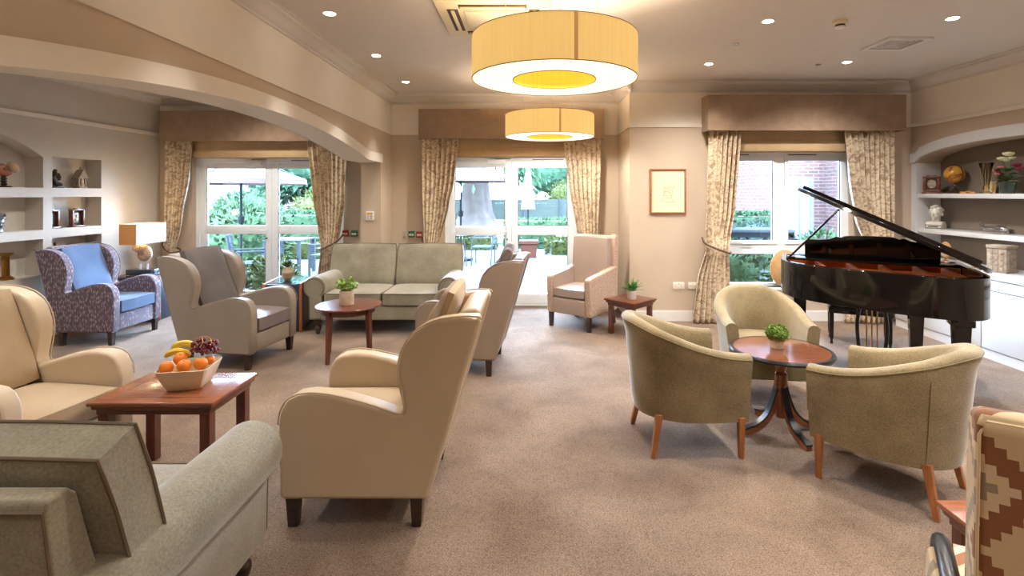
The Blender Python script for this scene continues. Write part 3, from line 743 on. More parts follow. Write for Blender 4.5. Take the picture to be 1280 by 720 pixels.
def sofa(lab, loc, rz, group='sage velvet sofas'):
    t = thing('sofa', lab, 'sofa', loc, rz, group)
    ay, ac, ar = .76, .53, .125
    b = BM(); rbox(b, -.46, .425, -.70, .70, .16, .325, .02, 3); obj('base', b, M['sofa'], t)
    b = BM(); prism(b, [(-.30, .3), (-.44, .17), (-.46, .17), (-.545, .855), (-.535, .88), (-.48, .884), (-.455, .86)], -.79, .79, 'xz'); bk = obj('back_frame', b, M['sofa'], t, bevel=.02, seg=3)
    b = BM(); tube(b, [(-.462, -.787, .2), (-.545, -.787, .858), (-.545, .787, .858), (-.462, .787, .2)], .006, 6); obj('piping', b, M['sofa_pipe'], bk)
    for s in (-1, 1):
        # rolled arm: a scroll profile swept from back to front
        pr = []
        for i in range(22):
            a = R(-62+ 300*i/21); pr.append((s*(ay+.0)+ s*ar*math.sin(a)*-1 if 0 else ay+ar*math.cos(R(-50)+R(280)*i/21), ac+ar*math.sin(R(-50)+R(280)*i/21)))
        prof = [(ay-.085, .17), (ay+.055, .17), (ay+.06, ac-.11)] + pr + [(ay-.085, ac-.10)]
        prof = [(s*y, z) for y, z in prof]
        b = BM(); n = len(prof); rings = []
        for x, k in ((-.46, .97), (-.2, .98), (.1, 1), (.38, 1), (.425, .99)):
            rings.append([b.verts.new((x, s*ay+(y-s*ay)*k, ac+(z-ac)*k if z > .3 else z)) for y, z in prof])
        for a, c in zip(rings, rings[1:]):
            for i in range(n): b.faces.new((a[i], a[(i+1) % n], c[(i+1) % n], c[i]))
        b.faces.new(rings[0]); b.faces.new(rings[-1][::-1])
        arm = obj('rolled_arm', b, M['sofa'], t, bevel=.012, seg=2, angle=60)
        b = BM(); pp = [(y*1+0, z) for y, z in prof]; inner = [(s*ay+(y-s*ay)*.84, ac+(z-ac)*.84 if z > .3 else z+.02) for y, z in prof]
        prism(b, inner, .42, .44, 'yz'); fr = obj('arm_front', b, M['sofa'], arm, bevel=.006, seg=2)
        b = BM(); tube(b, [(.437, y, z) for y, z in inner], .006, 6); obj('piping', b, M['sofa_pipe'], fr)
        # seat and back cushions
        b = BM(); m = TR(.09, s*.331, .40); pillow(b, .70, .655, .165, m, 14, .75, 1.0); c = obj('seat_cushion', b, M['sofa'], t)
        b = BM()
        for w in (.062, -.062): piping_rect(b, .70, .655, w, m)
        obj('piping', b, M['sofa_pipe'], c)
        b = BM(); m = TR(-.30, s*.420, .695, ry=-106); pillow(b, .53, .83, .20, m, 14, .66, 1.0, seed=3, wrinkle=.004); c = obj('back_cushion', b, M['sofa'], t)
        b = BM()
        for w in (.066, -.066): piping_rect(b, .53, .83, w, m)
        obj('piping', b, M['sofa_pipe'], c)
        for x in (-.40, .385):
            b = BM(); lathe(b, TURNED, 20, (x, s*.735, 0)); obj('turned_leg', b, M['dark_leg'], t)
    return t
sofa('sage velvet two-seat sofa facing the camera, below the green and red wall boxes', (-1.68, 6.32, 0), -90)
sofa('sage velvet sofa seen from behind, its rolled arm beside the near cream wing chair', (-1.915, 1.75, 0), 90)

# ------------------------------------------------------------------ tub chairs
def tub_chair(lab, loc, rz, group='olive velvet tub chairs'):
    t = thing('tub_chair', lab, 'tub chair', loc, rz, group)
    # plan curve, front left round the back to front right; height along it
    plan = smooth_curve([(.325, .312), (.12, .315), (-.06, .30), (-.215, .23), (-.30, .12), (-.325, 0), (-.30, -.12), (-.215, -.23), (-.06, -.30), (.12, -.315), (.325, -.312)], 6)
    n = len(plan); th = .085; zb = .22
    def H(s):   # s 0..1 along
        q = min(1, max(0, (abs(2*s-1)-.12)/.88)); q = 1-q; return .635+.185*(q*q*(3-2*q))
    b = BM(); rings = []
    for i, p in enumerate(plan):
        d = Vector(plan[min(i+1, n-1)])-Vector(plan[max(i-1, 0)]); d.normalize(); nin = Vector((-d.y, d.x))
        c = Vector((0, 0))-Vector(p)
        if nin.dot(c) < 0: nin = -nin
        h = H(i/(n-1)); P = Vector(p); fl = .02+.028*(h-.635)/.185
        sec = []
        for o_, z in ((.03, zb), (.012, zb+.10), (0, zb+.24), (-fl*.5, h-.12), (-fl, h-.03)): sec.append((o_, z))
        for a in (150, 115, 80, 45, 10): sec.append((-fl+.042-.046*math.cos(R(180-a)) if 0 else -fl+th/2+th/2*math.cos(R(a))*1.0, h-.03+.032*math.sin(R(a))))
        sec += [(th-fl*.6, h-.08), (th, h-.2), (th+.01, .40)]
        rings.append([b.verts.new((P.x+nin.x*o_, P.y+nin.y*o_, z)) for o_, z in sec])
    k = len(rings[0])
    for a, c in zip(rings, rings[1:]):
        for i in range(k-1): b.faces.new((a[i], a[i+1], c[i+1], c[i]))
        b.faces.new((a[k-1], a[0], c[0], c[k-1]))
    b.faces.new(rings[0][::-1]); b.faces.new(rings[-1])
    sh = obj('curved_back', b, M['tub'], t, flatangle=50)
    b = BM()
    top = [r_ for r_ in rings] if 0 else None
    pts = []
    for i, p in enumerate(plan):
        h = H(i/(n-1)); fl = .02+.028*(h-.635)/.185; d = Vector(plan[min(i+1, n-1)])-Vector(plan[max(i-1, 0)]); d.normalize(); nin = Vector((-d.y, d.x))
        if nin.dot(-Vector(p)) < 0: nin = -nin
        pts.append((p[0]-nin.x*fl, p[1]-nin.y*fl, h-.028))
    tube(b, pts, .004, 6)
    for j in (18, n-19):
        p = plan[j]; h = H(j/(n-1)); nn = Vector(p).normalized()
        tube(b, [(p[0]-nn.x*.028, p[1]-nn.y*.028, zb), (p[0]-nn.x*.006, p[1]-nn.y*.006, zb+.15), (p[0]+nn.x*.03, p[1]+nn.y*.03, h-.03)], .0035, 6)
    obj('seam', b, M['tub_base'], sh)
    b = BM(); pl = [(.315, .25), (-.02, .27), (-.2, .2), (-.26, 0), (-.2, -.2), (-.02, -.27), (.315, -.25)]; prism(b, pl, zb, .40, 'xy'); obj('seat_base', b, M['tub_base'], t, bevel=.01)
    b = BM(); pl = smooth_curve([(.325, .235), (.325, -.235), (-.02, -.245), (-.18, -.19), (-.235, 0), (-.18, .19), (-.02, .245)], 3, True); prism(b, pl, .385, .465, 'xy'); obj('seat_cushion', b, M['tub'], t, bevel=.03, seg=4, angle=60)
    for (x, y, dx, dy) in ((.28, .275, .0, .0), (.28, -.275, .0, .0), (-.2, .2, -.05, .035), (-.2, -.2, -.05, -.035)):
        b = BM(); v = box(b, x-.021, x+.021, y-.021, y+.021, 0, zb+.03)
        for q in v[:4]: q.co.x = x+dx+(q.co.x-x)*.68; q.co.y = y+dy+(q.co.y-y)*.68
        obj('leg', b, M['tub_leg'], t, bevel=.004, seg=2)
    return t
tub_chair('olive gold velvet tub chair seen side on, its back to the middle of the carpet', (.98, 3.40, 0), 4)
tub_chair('olive gold velvet tub chair facing the camera across the pedestal table', (1.83, 4.15, 0), -97)
tub_chair('olive gold velvet tub chair seen from behind, nearest the brown-patterned chair', (2.02, 2.88, 0), 128)

# ------------------------------------------------------------------ mauve armchair
M['mauve_weave'] = None
def weave_mat():
    m, nt, b = _mat('mauve_flecked_cloth'); v = coords(nt, (30, 30, 30))
    vo = nt.nodes.new('ShaderNodeTexVoronoi'); vo.feature = 'DISTANCE_TO_EDGE'; vo.inputs['Scale'].default_value = 1.6; nt.links.new(v, vo.inputs['Vector'])
    r = ramp(nt, [(.03, srgb(196, 170, 152)), (.2, srgb(166, 140, 122))]); nt.links.new(vo.outputs['Distance'], r.inputs['Fac']); nt.links.new(r.outputs[0], b.inputs['Base Color']); b.inputs['Roughness'].default_value = .8
    return m
M['mauve_weave'] = weave_mat()
t = thing('armchair', 'mauve square-armed armchair with a tall back, between the glazed doors and the small plant table', 'armchair', (.65, 6.376, 0), -127.7)
b = BM(); prism(b, [(-.33, .17), (-.25, .17), (-.23, .45), (-.27, 1.03), (-.30, 1.075), (-.37, 1.075), (-.375, 1.05)], -.30, .30, 'xz'); bk = obj('back_shell', b, M['mauve_weave'], t, bevel=.018)
b = BM(); pillow(b, .60, .50, .11, TR(-.205, 0, .755, ry=-94), 10, .8, .8); obj('back_pad', b, M['mauve_leather'], t)
for s in (-1, 1):
    b = BM(); prism(b, [(-.32, .17), (.315, .17), (.335, .56), (.325, .605), (.28, .625), (0, .66), (-.28, .71), (-.33, .7)], s*.225, s*.31, 'xz'); a = obj('arm', b, M['mauve_weave'], t, bevel=.02)
    b = BM(); prism(b, [(-.20, .40), (.30, .40), (.32, .55), (.312, .60), (.275, .622), (0, .655), (-.22, .69)], s*.219, s*.2245, 'xz'); obj('arm_lining', b, M['mauve_leather'], a, smooth=False)
b = BM(); rbox(b, -.26, .325, -.224, .224, .175, .36, .015, 3); obj('seat_rail', b, M['mauve_leather'], t)
b = BM(); pillow(b, .53, .44, .13, TR(.06, 0, .425), 12, .7, 1); obj('seat_cushion', b, M['mauve_leather'], t)
for x in (-.29, .285):
    for s in (-1, 1):
        b = BM(); box(b, x-.024, x+.024, s*.265-.024, s*.265+.024, 0, .172, .004); obj('leg', b, M['dark_leg'], t)

# ------------------------------------------------------------------ brown stepped-pattern chair close to the camera
def ikat():
    m, nt, b = _mat('stepped_brown_cream_cloth')
    tc = nt.nodes.new('ShaderNodeTexCoord'); sp = nt.nodes.new('ShaderNodeSeparateXYZ'); nt.links.new(tc.outputs['Object'], sp.inputs[0])
    def mth(op, a, c=None, v=None):
        n = nt.nodes.new('ShaderNodeMath'); n.operation = op
        nt.links.new(a, n.inputs[0])
        if c is not None: nt.links.new(c, n.inputs[1])
        elif v is not None: n.inputs[1].default_value = v
        return n.outputs[0]
    xs = mth('ADD', sp.outputs['X'], sp.outputs['Y'])
    iy = mth('FLOOR', mth('MULTIPLY', xs, v=50)); iz = mth('FLOOR', mth('MULTIPLY', sp.outputs['Z'], v=46))
    tri = mth('ABSOLUTE', mth('SUBTRACT', mth('MODULO', mth('ADD', iz, v=140), v=14), v=7))
    s = mth('MODULO', mth('ADD', mth('ADD', iy, tri), v=200), v=12)
    r = ramp(nt, [(0, srgb(206, 180, 142)), (.30, srgb(138, 84, 44)), (.52, srgb(214, 190, 154)), (.72, srgb(150, 134, 112)), (.86, srgb(206, 180, 142))]); r.color_ramp.interpolation = 'CONSTANT'
    nt.links.new(mth('DIVIDE', s, v=12), r.inputs['Fac']); nt.links.new(r.outputs[0], b.inputs['Base Color'])
    b.inputs['Roughness'].default_value = .85; b.inputs['Sheen Weight'].default_value = .3
    return m
M['ikat'] = ikat()
M['cream_pipe'] = plain('cream_piping', srgb(214, 190, 150), .7, var=.04)
# rear left corner of the back at (1.03, 1.20); faces (.4,.9)
t = thing('patterned_armchair', 'brown and cream stepped-pattern armchair seen from behind at the edge of the picture', 'armchair', (1.45, 1.362, 0), 58, 'patterned armchairs')
# local: forward +x, half width .30
b = BM(); prism(b, [(-.30, .16), (-.20, .16), (-.17, .44), (-.24, 1.04), (-.27, 1.085), (-.33, 1.095), (-.36, 1.07)], -.27, .27, 'xz'); bk = obj('backrest', b, M['ikat'], t, bevel=.025, seg=4)
b = BM(); tube(b, [(-.300, .266, .18), (-.345, .266, .80), (-.357, .264, 1.045), (-.35, .25, 1.075), (-.35, -.25, 1.075), (-.357, -.264, 1.045), (-.345, -.266, .8), (-.300, -.266, .18)], .0035, 6); obj('piping', b, M['cream_pipe'], bk)
b = BM(); rbox(b, -.22, .28, -.25, .25, .2, .34, .015, 3); obj('seat_rail', b, M['ikat'], t)
b = BM(); pillow(b, .48, .48, .13, TR(.04, 0, .40), 10, .7, 1); obj('seat_cushion', b, M['ikat'], t)
M['black_wood'] = plain('black_lacquer_wood', srgb(24, 24, 28), .32, var=.05, coat=.1)
for s in (-1, 1):
    b = BM(); prism(b, [(-.28, .2), (-.05, .2), (-.04, .56), (-.09, .615), (-.30, .60)], s*.272, s*.335, 'xz'); a = obj('arm_pad', b, M['ikat'], t, bevel=.015)
    b = BM(); pts = smooth_curve([(-.33, s*.304, .62), (-.20, s*.304, .64), (-.10, s*.304, .635), (-.065, s*.304, .61), (-.06, s*.304, .56)], 5); tube(b, pts, .022, 10); obj('arm_rail', b, M['black_wood'], a)
for x in (-.26, .25):
    for s in (-1, 1):
        b = BM(); box(b, x-.022, x+.022, s*.24-.022, s*.24+.022, 0, .21, .004); obj('leg', b, M['black_wood'], t)

# ================================================================== tables
def panel_table(name, lab, loc, rz, sx, sy, h, mt, ml, leg=.05, inset=.07, group=None, mould=True):
    t = thing(name, lab, 'table', loc, rz, group); hx, hy = sx/2, sy/2
    b = BM(); rbox(b, -hx, hx, -hy, hy, h-.022, h, .006); top = obj('table_top', b, mt, t)
    fr = .085
    b = BM()
    for q in ((-hx+fr, hx-fr, -hy+fr-.003, -hy+fr), (-hx+fr, hx-fr, hy-fr, hy-fr+.003), (-hx+fr-.003, -hx+fr, -hy+fr, hy-fr), (hx-fr, hx-fr+.003, -hy+fr, hy-fr)): box(b, q[0], q[1], q[2], q[3], h-.001, h+.0008)
    if inset: obj('inlay_line', b, M['mahog'], top, smooth=False)
    else: b.free()
    b = BM(); rbox(b, -hx+.014, hx-.014, -hy+.014, hy-.014, h-.045, h-.021, .008); rbox(b, -hx+.03, hx-.03, -hy+.03, hy-.03, h-.075, h-.044, .004); obj('apron', b, M['mahog'], t)
    for x in (-1, 1):
        for y in (-1, 1):
            cx, cy = x*(hx-.035-leg/2), y*(hy-.035-leg/2)
            b = BM(); box(b, cx-leg/2, cx+leg/2, cy-leg/2, cy+leg/2, 0, h-.07); obj('leg', b, ml, t, bevel=.004, seg=2)
    return t
panel_table('coffee_table', 'reddish-brown panelled coffee table carrying the fruit bowl', (-2.0, 2.965, 0), 0, .665, .47, .50, M['cherry'], M['mahog_leg'], .055, group='square-legged wooden tables')
panel_table('side_table', 'small mahogany side table beside the mauve armchair, a fern pot on top', (1.155, 5.96, 0), 43, .44, .42, .40, M['mahog'], M['mahog_leg'], .05, inset=0, group='square-legged wooden tables')
panel_table('side_table', 'orange-brown wooden side table behind the stepped-pattern armchair', (1.83, 1.875, 0), 0, .48, .33, .40, M['cherry'], M['mahog_leg'], .05, inset=0, group='square-legged wooden tables')

t = thing('round_table', 'round mahogany occasional table in front of the sage sofa', 'table', (-1.77, 5.10, 0), 0)
b = BM(); lathe(b, [(.0005, .495), (.29, .495), (.305, .50), (.312, .508), (.308, .517), (.295, .52), (.0005, .52)], 48); obj('table_top', b, M['mahog'], t)
b = BM(); lathe2(b, [(.245, .44), (.245, .497), (.22, .497), (.22, .44)], 40); obj('apron', b, M['mahog'], t)
for a in (-116, -26, 64, 154):
    x, y = .25*math.cos(R(a)), .25*math.sin(R(a)); b = BM(); b2 = BM(); v = box(b2, -.022, .022, -.022, .022, 0, .497)
    for q in v[:4]: q.co.x = q.co.x*.7+.02; q.co.y *= .7
    merge(b, b2, TR(x, y, 0, rz=a)); obj('leg', b, M['mahog_leg'], t, bevel=.003, seg=2)

M['table_gloss'] = wood('polished_walnut', srgb(96, 56, 40), srgb(126, 76, 52), .12, (1.5, 10, 10), .6)
t = thing('pedestal_table', 'round pedestal table with black-edged polished top among the tub chairs', 'table', (1.69, 3.50, 0), 0)
b = BM(); lathe(b, [(.0005, .535), (.29, .535), (.30, .556), (.0005, .556)], 56); obj('table_top', b, M['table_gloss'], t)
b = BM(); lathe2(b, [(.29, .53), (.318, .532), (.325, .545), (.318, .556), (.298, .5565), (.292, .535)], 56); obj('black_rim', b, M['black_wood'], t)
b = BM(); lathe(b, [(.034, .10), (.036, .12), (.040, .30), (.042, .31), (.042, .39), (.036, .395), (.03, .41), (.04, .43), (.046, .455), (.042, .48), (.028, .492), (.03, .50), (.05, .515), (.11, .532), (.11, .535)], 28); obj('pedestal', b, M['cherry'], t)
for a in (-80, 8, 98, 188):
    f = BM(); b2 = BM(); cur = smooth_curve([(.03, .31), (.055, .22), (.10, .12), (.17, .06), (.25, .035)], 5)
    low = [(x-.012, z-.05 if i < 8 else max(0.0, z-.036)) for i, (x, z) in enumerate(cur)]
    pts = cur+[(.275, .03), (.278, .0), (.235, 0)]+[(x, max(.004, z)) for x, z in low[::-1][2:]]
    prism(b2, pts, -.02, .02, 'xz'); merge(f, b2, TR(rz=a)); ft = obj('foot', f, M['cherry'], t, bevel=.003, seg=2)
    f = BM(); b2 = BM(); up = [(x+.006, z+.012) for x, z in cur]+[(.279, .04)]; dn = [(x+.001, z+.001) for x, z in cur]+[(.278, .028)]
    prism(b2, up+dn[::-1], -.0215, .0215, 'xz'); merge(f, b2, TR(rz=a)); obj('black_facing', f, M['black_wood'], ft, smooth=False)

# ------------------------------------------------------------------ leather trunks
M['trunk'] = plain('navy_leather', srgb(44, 54, 68), .3, var=.1, vscale=8, bump=.1, bscale=120)
M['trunk_top'] = plain('dark_polished_top', srgb(52, 56, 64), .14, var=.08, coat=.5)
M['strap'] = plain('tan_leather_strap', srgb(164, 86, 44), .5, var=.12, vscale=30)
def trunk(lab, loc, rz, sx=.44, sy=.55, h=.565):
    t = thing('travel_trunk', lab, 'trunk', loc, rz, 'navy leather travel trunks'); hx, hy = sx/2, sy/2
    b = BM(); rbox(b, -hx, hx, -hy, hy, 0, h-.01, .008); obj('body', b, M['trunk'], t)
    b = BM(); box(b, -hx+.02, hx-.02, -hy+.02, hy-.02, h-.012, h-.004); obj('top_panel', b, M['trunk_top'], t, smooth=False)
    for x in (-1, 1):
        b = BM(); rbox(b, x*hx-.02, x*hx+.004 if x > 0 else x*hx+.02, -hy-.004, hy+.004, h-.02, h, .003) if x > 0 else rbox(b, -hx-.004, -hx+.02, -hy-.004, hy+.004, h-.02, h, .003); obj('edge_strap', b, M['strap'], t)
        for y in (-1, 1):
            b = BM(); rbox(b, x*hx-.024, x*hx+.005, y*hy-.024, y*hy+.024, 0, h-.001, .004) if x > 0 else rbox(b, -hx-.005, -hx+.024, y*hy-.024, y*hy+.024, 0, h-.001, .004); obj('corner_strap', b, M['strap'], t)
    b = BM()
    for q in range(12):
        for y in (-hy-.005,): ball(b, (hx-.01, y-.02, .03+q*.044), .004, 1)
    obj('stud', b, M['brass'], t)
    b = BM(); rbox(b, hx, hx+.012, -.06, .06, .36, .44, .004); tube(b, smooth_curve([(hx+.008, -.07, .40), (hx+.03, -.06, .385), (hx+.032, 0, .375), (hx+.03, .06, .385), (hx+.008, .07, .40)], 4), .009, 8); obj('handle', b, M['black'], t)
    b = BM(); rbox(b, hx-.001, hx+.004, -.19, -.155, 0, h-.02, .002); obj('side_strap', b, M['strap'], t)
    return t
trunk('navy leather travel trunk with orchid vase on top, between grey wing chair and sofa', (-2.885, 6.27, 0), 8, .42, .56, .566)
trunk('navy leather travel trunk carrying the shell lamp in the corner', (-4.93, 6.72, 0), 4, .50, .56, .566)
# ================================================================== grand piano
M['piano'] = plain('black_piano_lacquer', srgb(14, 10, 10), .10, var=.0, coat=.25, spec=.4)
M['plate'] = plain('gold_bronze_plate', srgb(176, 92, 34), .35, .35, var=.1)
M['keys'] = plain('ivory_key', srgb(230, 224, 208), .3, var=0)
PW, ZT, ZBm = 1.42, .99, .685
t = thing('grand_piano', 'glossy black grand piano with its lid propped open, in the window corner', 'piano', (2.58, 5.31, 0), -27.3)
curve = smooth_curve([(0, .42), (.02, .58), (.10, .74), (.28, .90), (.55, 1.03), (.82, 1.12), (1.0, 1.17), (1.18, 1.17), (1.32, 1.10), (1.40, .96), (PW, .78)], 5)
outl = [(0, 0)]+[(w, u) for w, u in curve]+[(PW, 0)]
def P2(pts): return [(w, -u) for w, u in pts]
cen = Vector((.72, .55))
def inset(pts, d):
    out = []
    n = len(pts)
    for i in range(n):
        a, p, c = Vector(pts[i-1]), Vector(pts[i]), Vector(pts[(i+1) % n])
        d1, d2 = (p-a).normalized(), (c-p).normalized(); nn = Vector((-(d1+d2).y, (d1+d2).x))
        if nn.length < 1e-6: nn = Vector((-d1.y, d1.x))
        nn.normalize()
        if nn.dot(cen-p) < 0: nn = -nn
        k = 1/max(.5, nn.dot(Vector((-d1.y, d1.x))) if nn.dot(Vector((-d1.y, d1.x))) > 0 else -nn.dot(Vector((-d1.y, d1.x))))
        out.append(tuple(p+nn*d*min(k, 1.6)))
    return out
inn = inset(outl, .045)
b = BM(); n = len(outl); o_ = P2(outl); i_ = P2(inn)
lv = [[b.verts.new((x, y, z)) for x, y in ring_] for ring_, z in ((o_, ZBm), (o_, ZT), (i_, ZT), (i_, ZBm+.02))]
for a, c in zip(lv, lv[1:]):
    for i in range(n): b.faces.new((a[i], a[(i+1) % n], c[(i+1) % n], c[i]))
b.faces.new(lv[0]); b.faces.new(lv[3][::-1])
rim = obj('rim', b, M['piano'], t, bevel=.004, seg=2)
b = BM(); prism(b, P2(inset(outl, .05)), .90, .915, 'xy'); pl = obj('soundboard', b, M['plate'], t, smooth=False)
b = BM()
for w0, u0, w1, u1 in ((.3, .3, .38, .86), (.55, .3, .62, .98), (.8, .3, .86, 1.06), (1.05, .3, 1.1, 1.08), (1.25, .3, 1.28, 1.0)):
    d = Vector((w1-w0, -(u1-u0), 0)); L = d.length; b2 = BM(); rbox(b2, 0, L, -.018, .018, 0, .045, .006); merge(b, b2, Matrix.Translation((w0, -u0, .915)) @ Matrix.Rotation(math.atan2(d.y, d.x), 4, 'Z'))
obj('plate_strut', b, M['plate'], pl)
b = BM(); box(b, .05, PW-.05, -.30, -.22, .915, .965); obj('pin_block', b, M['plate'], pl)
# keyboard end
b = BM(); rbox(b, .046, PW-.046, -.30, -.17, .72, ZT+.004, .006); obj('fallboard', b, M['piano'], t)
b = BM(); rbox(b, .10, PW-.10, -.175, .02, .70, .735, .004); kb = obj('keyboard', b, M['keys'], t)
b = BM()
for k in range(52):
    if k % 7 in (0, 1, 3, 4, 5): box(b, .13+k*.0225, .142+k*.0225, -.17, -.07, .735, .747)
obj('black_key', b, M['piano'], kb, smooth=False)
b = BM(); rbox(b, .0, PW, -.04, .06, .64, .70, .006); obj('key_slip', b, M['piano'], t)
# music desk with its scalloped top
prof = [(.20, 1.0), (.20, 1.165)] + smooth_curve([(.20, 1.165), (.22, 1.178), (.32, 1.18), (.40, 1.19), (.455, 1.213), (.49, 1.205), (.52, 1.218), (.60, 1.226), (.82, 1.226), (.90, 1.218), (.93, 1.205), (.965, 1.213), (1.02, 1.19), (1.1, 1.18), (1.2, 1.178), (1.22, 1.165)], 3)+[(1.22, 1.0)]
b = BM(); b2 = BM(); prism(b2, [(x, z-1.0) for x, z in prof], -.012, .012, 'xz'); merge(b, b2, Matrix.Translation((0, -.36, .995)) @ Matrix.Rotation(R(6), 4, 'X')); dk = obj('music_desk', b, M['piano'], t, bevel=.004, seg=2)
b = BM(); rbox(b, .12, 1.30, -.52, -.34, .993, 1.008, .003); obj('desk_slide', b, M['piano'], dk)
for w in (.40, 1.02):
    b = BM(); rbox(b, w-.016, w+.016, -.40, -.385, 1.008, 1.10, .004); obj('desk_prop', b, M['piano'], dk)
# lid hinged along the bass side
al = R(26); ca, sa = math.cos(al), math.sin(al)
def lid_pt(s, u, h): # s: distance from the hinge along the lid; h: height above its underside
    return (PW-s*ca+h*sa*1.0 if 0 else PW-s*ca - h*-sa*-1*0 - 0, -u, 0)
def lidpoly(b, poly, h0, h1):
    def pt(w, u, h):
        s = PW-w; return (PW-s*ca+h*sa, -u, ZT+.012+s*sa+h*ca)
    A = [b.verts.new(pt(w, u, h0)) for w, u in poly]; B = [b.verts.new(pt(w, u, h1)) for w, u in poly]
    b.faces.new(A); b.faces.new(B[::-1]); k = len(poly)
    for i in range(k): b.faces.new((A[i], B[i], B[(i+1) % k], A[(i+1) % k]))
main = [(-.015, .33)]+[(w+(-.015 if w < .7 else .0), u+.012) for w, u in curve]+[(PW+.0, .33)]
b = BM(); lidpoly(b, main, 0, .03); ld = obj('lid', b, M['piano'], t, bevel=.004, seg=2)
b = BM(); lidpoly(b, [(.02, .335), (.02, .66), (PW-.02, .66), (PW-.02, .335)], .034, .066); obj('folded_front_flap', b, M['piano'], ld, bevel=.004, seg=2)
b = BM()
for u in (.42, .56, .74):
    tube(b, [(PW+.008, -u-.04, ZT+.008), (PW+.008, -u+.04, ZT+.008)], .008, 8)
for w in (.15, .5, .9): 
    s = PW-w; tube(b, [(PW-s*ca-.004, -.335, ZT+.010+s*sa), (PW-s*ca+.03, -.335, ZT+.010+(s-.03)*sa)], .006, 6)
obj('brass_hinge', b, M['brass'], ld)
s = PW-.36
b = BM(); tube(b, [(.045, -.50, ZT-.01), (PW-s*ca, -.56, ZT+.008+s*sa)], .0095, 10); obj('prop_stick', b, M['piano'], t)
# legs with scroll brackets, lyre
for w, u in ((.16, .22), (1.05, .36), (1.24, .90)):
    b = BM(); b2 = BM(); v = box(b2, -.058, .058, -.058, .058, .07, ZBm)
    for q in v[:4]: q.co.x *= .62; q.co.y *= .62
    merge(b, b2, Matrix.Translation((w, -u, 0))); rbox(b, w-.075, w+.075, -u-.075, -u+.075, .60, ZBm, .01); lg = obj('leg', b, M['piano'], t, bevel=.004, seg=2)
    b = BM(); b2 = BM(); lathe(b2, [(.026, -.012), (.026, .012)], 16); merge(b, b2, TR(w, -u, .027, rx=90)); rbox(b, w-.012, w+.012, -u-.02, -u+.02, .03, .08, .003); obj('caster', b, M['brass'], lg)
b = BM(); br = [(.80, ZBm+.005), (.80, .665), (.90, .655), (.97, .63), (.985, .59), (1.115, .59), (1.13, .62), (1.20, .645), (1.28, .65), (1.31, .665), (1.33, ZBm+.005)]; prism(b, br, -.50, -.42, 'xz'); obj('scroll_bracket', b, M['piano'], t)
b = BM(); rbox(b, .60, .86, -.44, -.30, .62, ZBm, .01); rbox(b, .61, .85, -.46, -.28, .075, .13, .01)
for w in (.64, .82): tube(b, smooth_curve([(w, -.37, .62), (w-(.73-w)*.25, -.37, .4), (w, -.37, .12)], 5), .016, 10)
ly = obj('pedal_lyre', b, M['piano'], t)
for w in (.69, .73, .77):
    b = BM(); tube(b, [(w, -.37, .13), (w, -.37, .62)], .006, 8); obj('pedal_rod', b, M['brass'], ly)
    b = BM(); rbox(b, w-.011, w+.011, -.30, -.17, .06, .074, .004); obj('pedal', b, M['brass'], ly)

t = thing('piano_bench', 'black piano stool half hidden beneath the piano', 'stool', (3.52, 5.56, 0), -27)
b = BM(); rbox(b, -.29, .29, -.17, .17, .33, .40, .01); obj('frame', b, M['piano'], t)
b = BM(); pillow(b, .56, .33, .08, TR(0, 0, .435), 10, .6, 1); obj('padded_seat', b, M['black'], t)
for x in (-1, 1):
    for y in (-1, 1):
        b = BM(); lathe(b, [(.014, 0), (.016, .02), (.011, .035), (.02, .07), (.024, .335)], 10, (x*.26, y*.14, 0)); obj('leg', b, M['piano'], t)

M['tan_hide'] = fabric('tan_hide_cloth', srgb(164, 122, 76), srgb(206, 168, 118), 7, 160, .6)
b = BM(); ball(b, (0, 0, .226), (.185, .075, .225), 4); tube(b, [(.186*math.cos(2*PI*i/40), 0, .226+.226*math.sin(2*PI*i/40)) for i in range(41)], .006, 6); o = obj('cushion', b, M['tan_hide']); o.location = (3.22, YW+.015, .431)
for v in o.data.vertices: pass
tag(o, 'rounded tan cushion standing on the window sill behind the piano', 'cushion')

# ================================================================== wall and shelf decor
M['oak'] = wood('oak_frame', srgb(134, 82, 44), srgb(166, 106, 60), .45)
M['paper'] = plain('cream_print_paper', srgb(226, 218, 186), .4, var=.03, coat=.3)
M['sepia'] = plain('sepia_ink', srgb(168, 126, 70), .7, var=.1)
M['green_ink'] = plain('pale_green_ink', srgb(196, 204, 158), .7, var=.1)
t = thing('framed_print', 'oak framed print of a rocking chair on the tan wall', 'picture', (1.737, YW-.003, 1.628))
w, h = .228, .283
b = BM()
for x0, x1, z0, z1 in ((-w, w, h-.022, h), (-w, w, -h, -h+.022), (-w, -w+.022, -h+.022, h-.022), (w-.022, w, -h+.022, h-.022)): rbox(b, x0, x1, -.022, 0, z0, z1, .004)
obj('frame', b, M['oak'], t)
b = BM(); box(b, -w+.02, w-.02, -.008, -.003, -h+.02, h-.02); pp = obj('print_sheet', b, M['paper'], t, smooth=False)
def ink(name, mat, lines, r=.0022):
    b = BM()
    for ln in lines:
        P = smooth_curve([(x, -.0088, z) for x, z in ln], 5) if len(ln) > 2 else [(x, -.0088, z) for x, z in ln]
        tube(b, P, r, 5)
    for v in b.verts: v.co.y = -.0088+(v.co.y+.0088)*.25
    return obj(name, b, mat, pp)
